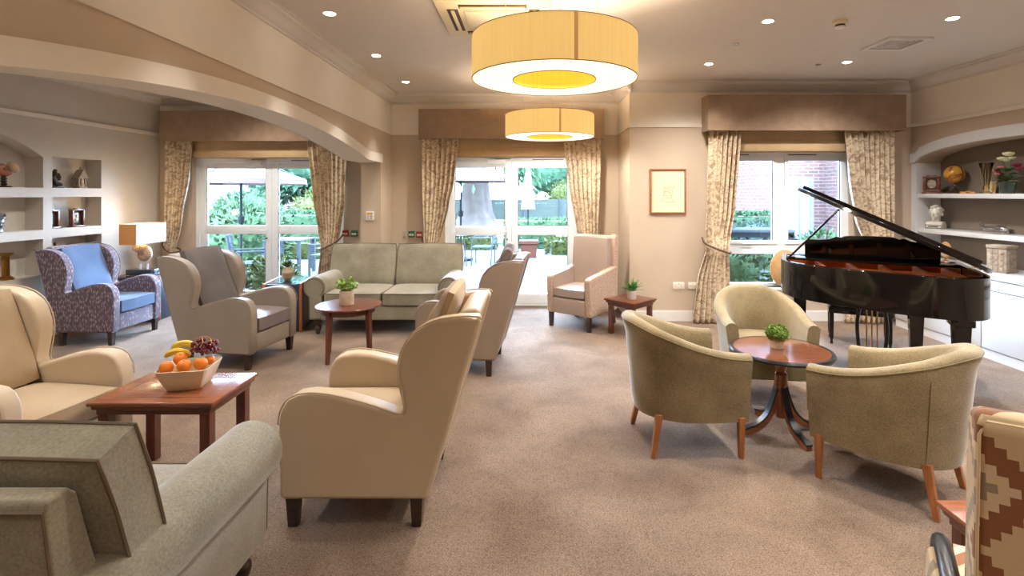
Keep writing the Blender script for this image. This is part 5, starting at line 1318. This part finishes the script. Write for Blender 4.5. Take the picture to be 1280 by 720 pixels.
for k in range(9):
    a = 2*PI*k/9; leaf(b, Vector((0, 0, .145)), Vector((math.cos(a), math.sin(a), .8+.4*(k % 3))), Vector((0, 0, 1)), .12, .06)
obj('leaves', b, M['leaf'], t)
b = BM(); tube(b, smooth_curve([(0, 0, .15), (.005, 0, .25), (-.01, 0, .34), (-.0, 0, .42)], 4), .003, 6); tube(b, smooth_curve([(.01, 0, .15), (.02, .0, .26), (.06, 0, .29), (.10, 0, .28), (.115, 0, .255)], 4), .003, 6); ball(b, (.118, 0, .25), (.012, .008, .014), 1); obj('flower_stem', b, M['stemgreen'], t)

# fruit bowl
M['bowlwhite'] = plain('ivory_porcelain', srgb(226, 212, 184), .35, var=.03)
bx, by, bz = -1.95, 2.985, .501
t = thing('fruit_bowl', 'square flared ivory bowl of fruit on the panelled coffee table', 'bowl', (bx, by, bz), 10)
b = BM(); prof = [(.084, .0), (.088, .004), (.112, .06), (.130, .114), (.132, .118), (.128, .119), (.107, .062), (.084, .010), (.0008, .010)]
sq = []
for r_, z in prof:
    ring_ = []
    for k in range(64):
        a = 2*PI*k/64; c, s = math.cos(a), math.sin(a); q = (abs(c)**12+abs(s)**12)**(-1/12); lift = 0
        ring_.append(b.verts.new((r_*q*c, r_*q*s, z+lift)))
    sq.append(ring_)
for p, q in zip(sq, sq[1:]):
    for k in range(64): b.faces.new((p[k], p[(k+1) % 64], q[(k+1) % 64], q[k]))
b.faces.new(sq[0][::-1]); b.faces.new(sq[-1]); obj('bowl', b, M['bowlwhite'], t)
M['orange'] = plain('orange_peel', srgb(236, 132, 28), .45, var=.08, bump=.3, bscale=400); M['peach'] = plain('yellow_peach_skin', srgb(230, 176, 84), .5, var=.15, vscale=25); M['apple'] = plain('blush_apple_skin', srgb(226, 140, 70), .4, var=.25, vscale=25)
M['banana'] = plain('banana_peel', srgb(226, 192, 60), .5, var=.12, vscale=30); M['grape'] = plain('red_grape_skin', srgb(112, 34, 48), .25, var=.35, vscale=60, coat=.3); M['grape_stem'] = plain('grape_stalk', srgb(190, 160, 60), .6, var=.1)
def fruit(name, lab, cat, x, y, z, r, mt, grp, tilt=0):
    t = thing(name, lab, cat, (bx+x, by+y, bz+z), tilt*37, grp)
    b = BM(); lathe(b, [(.0005, -.92*r), (.35*r, -.9*r), (.8*r, -.6*r), (r, 0), (.82*r, .58*r), (.4*r, .86*r), (.12*r, .86*r), (.0005, .8*r)], 22); obj('flesh', b, mt, t, flatangle=80)
    b = BM(); lathe(b, [(.0055, .80*r), (.004, .9*r)], 6); obj('stalk', b, M['stemgreen'], t)
    t.rotation_euler = (R(tilt*14), R(tilt*9), 0)
fr = 'oranges in the fruit bowl'
fruit('orange', 'orange at the outer left corner of the fruit bowl', 'orange', -.078, -.082, .128, .037, M['orange'], fr, 0)
fruit('orange', 'orange at the front middle of the fruit bowl, highest in the front row', 'orange', .018, -.080, .136, .037, M['orange'], fr, 1)
fruit('orange', 'orange resting below the bananas in the fruit bowl', 'orange', -.040, -.022, .158, .036, M['orange'], fr, 2)
fruit('orange', 'orange at the table-end corner of the bowl, below the grapes', 'orange', .088, -.040, .136, .036, M['orange'], fr, -1)
fruit('orange', 'orange half hidden behind another at the far side of the fruit bowl', 'orange', .092, .036, .134, .028, M['orange'], fr, -2)
fruit('peach', 'yellow peach low in the front of the fruit bowl, between two oranges', 'peach', -.030, -.062, .075, .034, M['peach'], 'stone fruit in the bowl', 1)
fruit('peach', 'blushed peach low in the front of the fruit bowl, below the grapes', 'peach', .052, -.066, .075, .030, M['apple'], 'stone fruit in the bowl', -1)
def banana(lab, x, y, z, rz, rx):
    b = BM(); pts = smooth_curve([(-.062, 0, -.012), (-.036, 0, .010), (0, 0, .02), (.036, 0, .010), (.066, 0, -.014)], 4); n = len(pts)
    tube(b, pts, [.006+.013*min(1, math.sin(PI*(i+.6)/(n+.4))*1.6) for i in range(n)], 8); o = obj('banana', b, M['banana']); o.location = (bx+x, by+y, bz+z); o.rotation_euler = (R(rx), 0, R(rz)); tag(o, lab, 'banana', 'bananas in the fruit bowl')
    e = BM(); tube(e, [pts[-1], (pts[-1][0]+.018, 0, pts[-1][2]-.006)], [.0065, .005], 6); obj('stem', e, M['bronze'], o)
    e = BM(); ball(e, pts[0], .0062, 1); obj('tip', e, M['bronze'], o)
banana('upper banana at the back of the fruit bowl', -.084, .076, .200, 16, 10)
banana('lower banana against the oranges in the fruit bowl', -.097, .036, .166, 14, 20)
t = thing('grape_bunch', 'bunch of red grapes crowning the fruit bowl', 'grapes', (bx+.056, by+.048, bz+.204), 0)
rng = random.Random(21); placed = []; first_g = None
while len(placed) < 66:
    p = Vector((rng.uniform(-.07, .085), rng.uniform(-.05, .05), rng.uniform(-.035, .05)))
    if (p.x/.085)**2+(p.y/.05)**2+((p.z)/.047)**2 > 1 or any((p-q).length < .0165 for q in placed): 
        if rng.random() < .002: placed.append(p)
        continue
    placed.append(p)
for p in placed:
    if first_g is None:
        b = BM(); ball(b, (0, 0, 0), (.0098, .0098, .0115), 2); first_g = g = obj('grape', b, M['grape'], t)
    else:
        g = first_g.copy(); COL.objects.link(g); g.parent = t
    g.location = p; g.rotation_euler = (rng.uniform(0, 3), rng.uniform(0, 3), 0)
b = BM(); tube(b, smooth_curve([(-.06, -.02, .02), (-.03, -.03, .055), (.01, -.03, .07), (.04, -.02, .06), (.06, -.03, .03)], 4), .0025, 6); tube(b, smooth_curve([(.0, -.03, .068), (.02, -.05, .045), (.01, -.06, .015)], 4), .002, 6); obj('stalk', b, M['grape_stem'], t)
# ================================================================== garden seen through the glass
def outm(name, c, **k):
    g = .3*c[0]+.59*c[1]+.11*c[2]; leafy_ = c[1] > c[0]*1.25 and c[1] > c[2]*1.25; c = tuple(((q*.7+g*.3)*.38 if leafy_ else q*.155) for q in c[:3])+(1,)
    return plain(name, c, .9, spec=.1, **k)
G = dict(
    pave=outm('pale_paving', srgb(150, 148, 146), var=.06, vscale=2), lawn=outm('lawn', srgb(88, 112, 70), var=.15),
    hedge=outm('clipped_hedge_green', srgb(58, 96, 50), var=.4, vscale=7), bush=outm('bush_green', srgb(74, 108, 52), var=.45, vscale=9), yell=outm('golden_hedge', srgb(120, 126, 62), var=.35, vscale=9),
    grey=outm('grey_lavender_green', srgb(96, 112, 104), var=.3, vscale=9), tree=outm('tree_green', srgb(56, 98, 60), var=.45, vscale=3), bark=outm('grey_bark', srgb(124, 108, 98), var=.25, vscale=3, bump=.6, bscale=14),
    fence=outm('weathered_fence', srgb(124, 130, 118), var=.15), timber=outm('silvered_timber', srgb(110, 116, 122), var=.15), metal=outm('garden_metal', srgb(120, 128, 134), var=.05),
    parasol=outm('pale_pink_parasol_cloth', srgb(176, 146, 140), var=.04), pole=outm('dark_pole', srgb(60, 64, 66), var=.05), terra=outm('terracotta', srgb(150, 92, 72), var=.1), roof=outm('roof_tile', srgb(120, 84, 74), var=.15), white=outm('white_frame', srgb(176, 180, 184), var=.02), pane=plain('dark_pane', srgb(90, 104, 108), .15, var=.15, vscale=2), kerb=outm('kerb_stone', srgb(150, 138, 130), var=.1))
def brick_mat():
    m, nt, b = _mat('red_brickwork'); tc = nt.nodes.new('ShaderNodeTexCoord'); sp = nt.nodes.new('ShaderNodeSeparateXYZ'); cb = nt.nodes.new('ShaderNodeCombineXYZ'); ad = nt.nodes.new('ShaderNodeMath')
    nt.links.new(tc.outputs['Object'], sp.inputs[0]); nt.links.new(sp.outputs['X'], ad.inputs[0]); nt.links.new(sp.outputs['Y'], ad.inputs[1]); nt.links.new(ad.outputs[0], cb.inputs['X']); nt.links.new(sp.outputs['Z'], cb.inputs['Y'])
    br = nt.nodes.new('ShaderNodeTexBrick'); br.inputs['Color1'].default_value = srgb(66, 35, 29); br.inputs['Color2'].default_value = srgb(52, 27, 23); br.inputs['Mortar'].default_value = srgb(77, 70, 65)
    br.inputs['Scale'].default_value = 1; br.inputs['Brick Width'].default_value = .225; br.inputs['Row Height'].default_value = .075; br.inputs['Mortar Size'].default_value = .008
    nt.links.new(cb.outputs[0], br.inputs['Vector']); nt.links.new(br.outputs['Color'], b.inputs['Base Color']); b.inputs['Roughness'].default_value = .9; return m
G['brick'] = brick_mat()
b = BM(); box(b, -30, 30, YL+.36, 60, -.20, -.06); box(b, -1.9, XR+3, YB+T+.02, YL+.36, -.2, -.06); struct('garden_ground', b, G['pave'])
b = BM(); box(b, -26, 30, 17.0, 58, -.06, -.02); o = obj('lawn', b, G['lawn'], smooth=False); o['kind'] = 'structure'

def shrub(name, lab, c, r, n, L, W, m, seed, boxy=False, cat='shrub', group=None, core=.88):
    t = thing(name, lab, cat, (c[0], c[1], -.06), 0, group)
    b = BM(); leafy(b, (0, 0, c[2]+.06), r, n, L, W, seed, core, boxy); obj('foliage', b, m, t, smooth=False)
    b = BM(); tube(b, [(0, 0, 0), (0, 0, max(.1, c[2]+.06-r[2]*.5))], .05, 8); obj('stem', b, G['bark'], t)
# through the arch-side doors
shrub('garden_bush', 'large leafy bush outside the arch-side doors, below the parasol', (-6.6, 11.9, .55), (1.1, .7, .82), 1500, .16, .08, G['bush'], 31)
shrub('garden_bush', 'small leafy shrub just outside the arch-side doors, near the trunk', (-4.2, 8.5, .22), (.40, .30, .34), 700, .09, .05, G['yell'], 32)
shrub('garden_hedge', 'clipped green hedge beyond the patio, right half of the arch-side doors', (-6.6, 14.6, .50), (1.9, .5, .56), 1500, .13, .07, G['hedge'], 33, True, 'hedge')
shrub('garden_hedge', 'long low golden hedge edging the patio outside the arch-side doors', (-7.2, 13.4, .12), (3.2, .3, .24), 1400, .1, .06, G['yell'], 34, True, 'hedge')
shrub('garden_bush', 'rounded golden bush behind the clipped hedge, beyond the arch-side doors', (-6.8, 17.2, .9), (1.05, .8, .8), 800, .16, .09, G['yell'], 35)
shrub('garden_bush', 'dark green bush behind the clipped hedge, next to the golden bush', (-9.5, 17.5, .9), (1.1, .8, .75), 800, .16, .09, G['hedge'], 36)
def tree(lab, x, y, h, crown, n, seed, m, trunk_r=.18, group='garden trees'):
    t = thing('garden_tree', lab, 'tree', (x, y, -.06), 0, group)
    b = BM(); tube(b, [(0, 0, 0), (.05, 0, h*.4), (0, .05, h*.8)], [trunk_r*1.2, trunk_r, trunk_r*.5], 12); obj('trunk', b, G['bark'], t)
    b = BM(); rng = random.Random(seed)
    for (cx, cy, cz, r_) in crown: leafy(b, (cx, cy, cz), (r_, r_, r_*.85), n//len(crown), .34, .2, rng.randint(0, 999), .85)
    obj('crown', b, m, t, smooth=False)
tree('broad green tree beyond the hedge outside the arch-side doors', -8.6, 20.6, 5, [(0, 0, 2.9, 1.5), (1.2, .2, 2.2, 1.1), (-1.2, 0, 2.4, 1.1)], 2400, 41, G['tree'])
tree('green tree above the fence in the right leaf of the centre doors', 1.6, 38, 6, [(0, 0, 3.2, 2.2), (2.4, 0, 2.8, 2.0), (-1.6, .3, 4.0, 1.8), (1, 0, 5, 2.2)], 2800, 42, G['tree'])
tree('distant green tree behind the parasol beyond the centre doors', -8.5, 40, 7, [(0, 0, 4, 2.6), (2.4, 0, 4.4, 2.2), (-2.4, 0, 3.6, 2.2)], 1800, 44, G['tree'])
# big conifer trunk
t = thing('conifer_tree', 'thick grey conifer trunk on the lawn beyond the centre doors', 'tree', (-2.75, 26.5, -.03), 0, None)
b = BM(); rings = []
for z, r_ in ((0, 1.25), (.25, .95), (.7, .78), (1.6, .68), (3, .6), (6, .5), (9, .3)):
    rings.append([b.verts.new((r_*(1+.09*math.sin(a*5+z)+.04*math.sin(a*11))*math.cos(a), r_*(1+.09*math.sin(a*5+z)+.04*math.sin(a*11))*math.sin(a), z)) for a in [2*PI*i/40 for i in range(40)]])
for p, q in zip(rings, rings[1:]):
    for i in range(40): b.faces.new((p[i], p[(i+1) % 40], q[(i+1) % 40], q[i]))
obj('trunk', b, G['bark'], t)
b = BM(); rng = random.Random(46)
for k in range(900):
    a = rng.uniform(0, 2*PI); rr = rng.uniform(.8, 3.4); z = 4.3-rr*.5+rng.uniform(-.3, 1.6)+max(0, rr-2)*-.2
    leaf(b, Vector((rr*math.cos(a), rr*math.sin(a), z)), Vector((math.cos(a)*.5, math.sin(a)*.5, -1)), Vector((rng.uniform(-1, 1), 1, 0)), .5, .16)
obj('drooping_branch', b, G['hedge'], t, smooth=False)
# fence
t = thing('garden_fence', 'long weathered board fence across the garden beyond the centre doors', 'fence', (0, 30.6, -.03), 0)
b = BM()
for k in range(5): box(b, -15, 9, -.02, .02, .10+k*.24, .339+k*.24)
obj('boards', b, G['fence'], t, smooth=False)
for k in range(12):
    b = BM(); box(b, -15+k*2.1-.06, -15+k*2.1+.06, -.09, .03, 0, 1.36); obj('fence_post', b, G['timber'], t, smooth=False)
shrub('garden_hedge', 'low green hedge in front of the fence, right leaf of the centre doors', (.55, 22.5, .16), (1.6, .6, .30), 900, .16, .09, G['bush'], 51, True, 'hedge')
shrub('topiary_ball', 'pale rounded topiary bush behind the fence, right leaf of the centre doors', (2.1, 32.2, 1.35), (.95, .9, 1.0), 900, .15, .09, G['yell'], 52)
shrub('garden_hedge', 'dark low shrubs edging the patio outside the centre doors', (-.0, 16.0, .14), (.75, .35, .30), 700, .12, .07, G['hedge'], 53, True, 'hedge')
shrub('garden_hedge', 'pale low shrubs edging the patio, right of the terracotta planter', (1.35, 14.4, .08), (.85, .35, .24), 700, .12, .07, G['yell'], 54, True, 'hedge')
shrub('garden_hedge', 'pale low shrubs behind the metal chairs outside the centre doors', (-2.0, 15.6, .06), (.95, .3, .24), 700, .12, .07, G['yell'], 55, True, 'hedge')
b = BM(); box(b, -.22, .22, -.2, .2, .0, .42, .03); box(b, -.25, .25, -.23, .23, .36, .44); o = obj('terracotta_planter', b, G['terra'], smooth=False); o.location = (-.02, 13.6, -.06); tag(o, 'square terracotta planter at the patio edge outside the centre doors', 'planter')
# parasols
def parasol(lab, x, y, rim, rad, top):
    t = thing('garden_parasol', lab, 'parasol', (x, y, -.06), 0, 'garden parasols')
    b = BM(); N = 8; ap = b.verts.new((0, 0, top)); mid = [b.verts.new((rad*.5*math.cos(2*PI*i/N), rad*.5*math.sin(2*PI*i/N), rim+(top-rim)*.45)) for i in range(N)]; rimv = [b.verts.new((rad*math.cos(2*PI*i/N), rad*math.sin(2*PI*i/N), rim+.09)) for i in range(N)]; low = [b.verts.new((rad*math.cos(2*PI*i/N), rad*math.sin(2*PI*i/N), rim)) for i in range(N)]
    for i in range(N):
        j = (i+1) % N; b.faces.new((ap, mid[i], mid[j])); b.faces.new((mid[i], rimv[i], rimv[j], mid[j])); b.faces.new((rimv[i], low[i], low[j], rimv[j]))
    cn = obj('canopy', b, G['parasol'], t, smooth=False, solid=.01)
    for i in range(N):
        a = 2*PI*i/N; b = BM(); tube(b, [(0, 0, top-.05), (rad*math.cos(a), rad*math.sin(a), rim+.07)], .012, 6); obj('rib', b, G['timber'], t)
    b = BM(); tube(b, [(0, 0, .05), (0, 0, top-.02)], .024, 10); pl_ = obj('pole', b, G['pole'], t)
    b = BM(); lathe(b, [(.03, 1.08), (.06, 1.1), (.06, 1.22), (.03, 1.24)], 12); tube(b, [(0, 0, 1.15), (-.12, -.04, 1.15), (-.12, -.04, 1.12)], .01, 6); obj('crank', b, G['pole'], pl_)
    b = BM(); lathe(b, [(.30, 0), (.30, .05), (.05, .08), (.04, .2)], 20); obj('base_weight', b, G['pole'], t)
parasol('pale pink parasol open outside the arch-side doors', -5.55, 10.0, 1.84, 1.25, 2.5)
parasol('pale pink parasol open outside the left leaf of the centre doors', -1.72, 13.0, 1.95, 1.45, 2.65)
t = thing('garden_parasol', 'closed pale parasol standing near the fence, right leaf of the centre doors', 'parasol', (-.05, 17.0, -.06), 0, 'garden parasols')
b = BM(); lathe(b, [(.02, .1), (.022, 2.5)], 10); obj('pole', b, G['pole'], t)
b = BM(); lathe(b, [(.24, 1.15), (.22, 1.3), (.16, 1.8), (.10, 2.3), (.02, 2.6)], 14); obj('folded_canopy', b, G['parasol'], t)
b = BM(); lathe(b, [(.28, 0), (.28, .05), (.05, .1)], 20); obj('base_weight', b, G['pole'], t)

# garden furniture
def slat_chair(name, lab, loc, rz, m, group, metal=False, cross=False):
    t = thing(name, lab, 'garden chair', loc, rz, group); w = .27; r_ = .014 if metal else .024
    b = BM()
    for k in range(6): box(b, -.22, .24, -w+.02+k*.09, -w+.095+k*.09, .42, .44)
    obj('seat', b, m, t, smooth=False)
    b = BM()
    if cross:
        tube(b, [(-.25, -w, .5), (-.30, w, .88)], .018, 6); tube(b, [(-.25, w, .5), (-.30, -w, .88)], .018, 6); tube(b, [(-.305, -w, .92), (-.305, w, .92)], .03, 8); tube(b, [(-.25, -w, .48), (-.25, w, .48)], .02, 8)
    else:
        for k in range(4): box(b, -.265-.012*k, -.245-.012*k, -w, w, .52+k*.1, .58+k*.1)
        tube(b, [(-.30, -w, .92), (-.30, w, .92)], r_, 8)
    obj('backrest', b, m, t)
    for s in (-1, 1):
        b = BM(); tube(b, [(-.22, s*w, 0), (-.24, s*w, .45), (-.305, s*w, .93)], r_, 8); obj('leg', b, m, t)
        b = BM(); tube(b, [(.23, s*w, 0), (.23, s*w, .64)], r_, 8); obj('leg', b, m, t)
        b = BM(); rbox(b, -.27, .26, s*w-.025, s*w+.025, .635, .66, .005); obj('armrest', b, m, t)
gl = 'wooden garden chairs outside the arch-side doors'
slat_chair('garden_chair', 'silvered wooden garden chair with crossed back, closest to the arch-side doors', (-5.0, 9.25, -.06), 25, G['timber'], gl, cross=True)
slat_chair('garden_chair', 'silvered wooden garden chair at the far side of the patio table, arch-side doors', (-4.55, 11.75, -.06), -100, G['timber'], gl, cross=True)
slat_chair('garden_chair', 'silvered wooden garden chair right of the patio table, arch-side doors', (-4.1, 10.55, -.06), 170, G['timber'], gl, cross=True)
t = thing('garden_table', 'silvered wooden patio table under the parasol outside the arch-side doors', 'garden table', (-4.95, 10.75, -.06), 0)
b = BM()
for k in range(7): box(b, -.38+k*.11, -.28+k*.11, -.4, .4, .70, .73)
obj('table_top', b, G['timber'], t, smooth=False)
for x in (-1, 1):
    for y in (-1, 1):
        b = BM(); box(b, x*.34-.03, x*.34+.03, y*.36-.03, y*.36+.03, 0, .70); obj('leg', b, G['timber'], t, smooth=False)
gm = 'grey metal patio chairs outside the centre doors'
slat_chair('garden_chair', 'grey metal patio chair under the centre-door parasol, nearer the meeting stile', (-1.08, 12.15, -.06), 175, G['metal'], gm, metal=True)
slat_chair('garden_chair', 'grey metal patio chair under the centre-door parasol, nearer the curtain', (-2.38, 11.9, -.06), 20, G['metal'], gm, metal=True)
t = thing('garden_table', 'round grey metal patio table between two metal chairs outside the centre doors', 'garden table', (-1.68, 12.0, -.06), 0)
b = BM(); lathe(b, [(.0005, .70), (.36, .70), (.37, .715), (.0005, .72)], 28); obj('table_top', b, G['metal'], t)
for k in range(3):
    a = R(90+120*k); b = BM(); tube(b, [(.28*math.cos(a), .28*math.sin(a), 0), (.2*math.cos(a), .2*math.sin(a), .70)], .014, 8); obj('leg', b, G['metal'], t)

# brick buildings
def bwindow(parent, x, y, z0, z1, w, axis='x', sg=-1):
    b = BM(); d = .05
    def bb(bm, a0, a1, zz0, zz1, dd0, dd1):
        if axis == 'x': box(bm, x+a0, x+a1, y+sg*dd1, y+sg*dd0, zz0, zz1)
        else: box(bm, y+sg*dd1, y+sg*dd0, x+a0, x+a1, zz0, zz1)
    h = w/2
    for a0, a1, q0, q1 in ((-h+.07, h-.07, z1-.07, z1), (-h+.07, h-.07, z0, z0+.07), (-h, -h+.07, z0, z1), (h-.07, h, z0, z1), (-.035, .035, z0+.07, z1-.07)): bb(b, a0, a1, q0, q1, 0, d)
    f = obj('window', b, G['white'], parent, smooth=False)
    b = BM(); bb(b, -h+.06, h-.06, z0+.06, z1-.06, .003, .02); obj('pane', b, G['pane'], f, smooth=False)
t = thing('brick_building', 'red brick wing with white windows outside the piano window', 'building', (0, 0, -.06))
b = BM(); box(b, 3.2, 16, 14.0, 16, 0, 5.5); obj('far_wall', b, G['brick'], t, smooth=False)
b = BM(); box(b, 5.02, 6.5, 11.5, 14.0, 0, 5.5); obj('projecting_wall', b, G['brick'], t, smooth=False)
b = BM(); box(b, 6.5, 16, 10.8, 14.0, 0, 5.5); obj('near_wall', b, G['brick'], t, smooth=False)
bwindow(t, 5.82, 14.0, 1.10, 2.05, .62)
bwindow(t, 5.98, 11.5, .60, 2.0, .56)
b = BM(); prism(b, [(10.3, 5.5), (16.4, 5.5), (13.5, 7.6)], 3.0, 16.2, 'yz'); obj('roof', b, G['roof'], t, smooth=False)
t = thing('brick_house', 'brick house behind the bush outside the arch-side doors', 'building', (0, 0, -.06))
b = BM(); box(b, -17, -11.6, 22.9, 28, 0, 4.6); obj('house_wall', b, G['brick'], t, smooth=False)
b = BM(); prism(b, [(22.6, 4.6), (28.4, 4.6), (25.2, 7.0)], -17.3, -11.3, 'yz'); obj('roof', b, G['roof'], t, smooth=False)
bwindow(t, -12.7, 22.9, 1.0, 2.0, 1.0); bwindow(t, -15.6, 22.9, 1.0, 2.0, 1.0)
shrub('garden_hedge', 'clipped green hedge below the brick wall outside the piano window', (4.1, 10.75, .58), (1.0, .3, .60), 1500, .10, .06, G['hedge'], 61, True, 'hedge')
shrub('garden_bush', 'rounded grey-green bush in front of the hedge outside the piano window', (4.33, 9.9, .72), (.40, .35, .36), 700, .07, .03, G['grey'], 62)
shrub('garden_bush', 'grey-green bush by the window mullion outside the piano window', (5.25, 9.9, .45), (.30, .3, .36), 600, .07, .03, G['grey'], 65)
shrub('garden_bush', 'leafy shrub against the brick outside the right-hand pane behind the piano', (5.0, 8.9, .66), (.28, .25, .25), 260, .16, .06, G['bush'], 63, core=.5)
shrub('garden_bush', 'low leafy plant directly outside the bottom pane of the piano window', (3.0, 7.75, .42), (.62, .3, .42), 700, .13, .07, G['bush'], 64, core=.7)
t = thing('garden_bench', 'dark garden table with crossed legs outside the piano window', 'garden table', (3.45, 8.8, -.06), 0)
b = BM(); rbox(b, -.75, .9, -.3, .3, 1.02, 1.07, .01); obj('table_top', b, G['timber'], t)
for k in range(4):
    b = BM(); x = -.62+k*.45; tube(b, [(x-.17, -.25, .60), (x+.17, -.25, .95)], .022, 6); tube(b, [(x+.17, -.25, .60), (x-.17, -.25, .95)], .022, 6); obj('cross_brace', b, G['pole'], t)
b = BM(); box(b, -.75, .9, -.28, -.22, .94, 1.02); box(b, -.75, .9, -.28, -.22, .55, .61)
for x in (-.72, .84): box(b, x-.035, x+.035, -.28, -.21, 0, 1.0); box(b, x-.035, x+.035, .21, .28, 0, 1.02)
obj('under_frame', b, G['pole'], t, smooth=False)
t = thing('storage_box', 'small grey garden box with a dark lid on the table outside the piano window', 'box', (3.22, 8.85, 1.01), 0)
b = BM(); box(b, -.16, .22, -.15, .15, 0, .11); obj('body', b, G['white'], t, smooth=False)
b = BM(); rbox(b, -.18, .24, -.17, .17, .112, .15, .005); obj('lid', b, G['pole'], t)

# ================================================================== daylight, world, camera
w = bpy.data.worlds.new('overcast_sky'); SC.world = w; w.use_nodes = True; nt = w.node_tree
bg = nt.nodes['Background']
tc = nt.nodes.new('ShaderNodeTexCoord'); sp = nt.nodes.new('ShaderNodeSeparateXYZ'); nt.links.new(tc.outputs['Generated'], sp.inputs[0])
r = ramp(nt, [(.0, (.42, .66, 1, 1)), (.5, (.48, .70, 1, 1)), (1, (.38, .62, 1, 1))]); nt.links.new(sp.outputs['Z'], r.inputs['Fac']); nt.links.new(r.outputs[0], bg.inputs['Color'])
bg.inputs['Strength'].default_value = 68.0

cam = bpy.data.cameras.new('camera'); co = bpy.data.objects.new('camera', cam); COL.objects.link(co)
co.location = (0, 0, 1.6); co.rotation_euler = (R(90), 0, 0)
cam.sensor_width = 36; cam.lens = 650/1280*36; cam.shift_x = -22/1280; cam.shift_y = -118/1280; cam.clip_start = .05; cam.clip_end = 300
SC.camera = co
SC.view_settings.view_transform = 'Standard'; SC.view_settings.look = 'None'; SC.view_settings.gamma = 1; SC.view_settings.use_curve_mapping = False
SC.view_settings.exposure = .36
SC.cycles.use_denoising = True
SC.cycles.max_bounces = 8; SC.cycles.diffuse_bounces = 5; SC.cycles.glossy_bounces = 4; SC.cycles.transparent_max_bounces = 12; SC.cycles.caustics_reflective = False; SC.cycles.caustics_refractive = False
SC.cycles.sample_clamp_indirect = 6
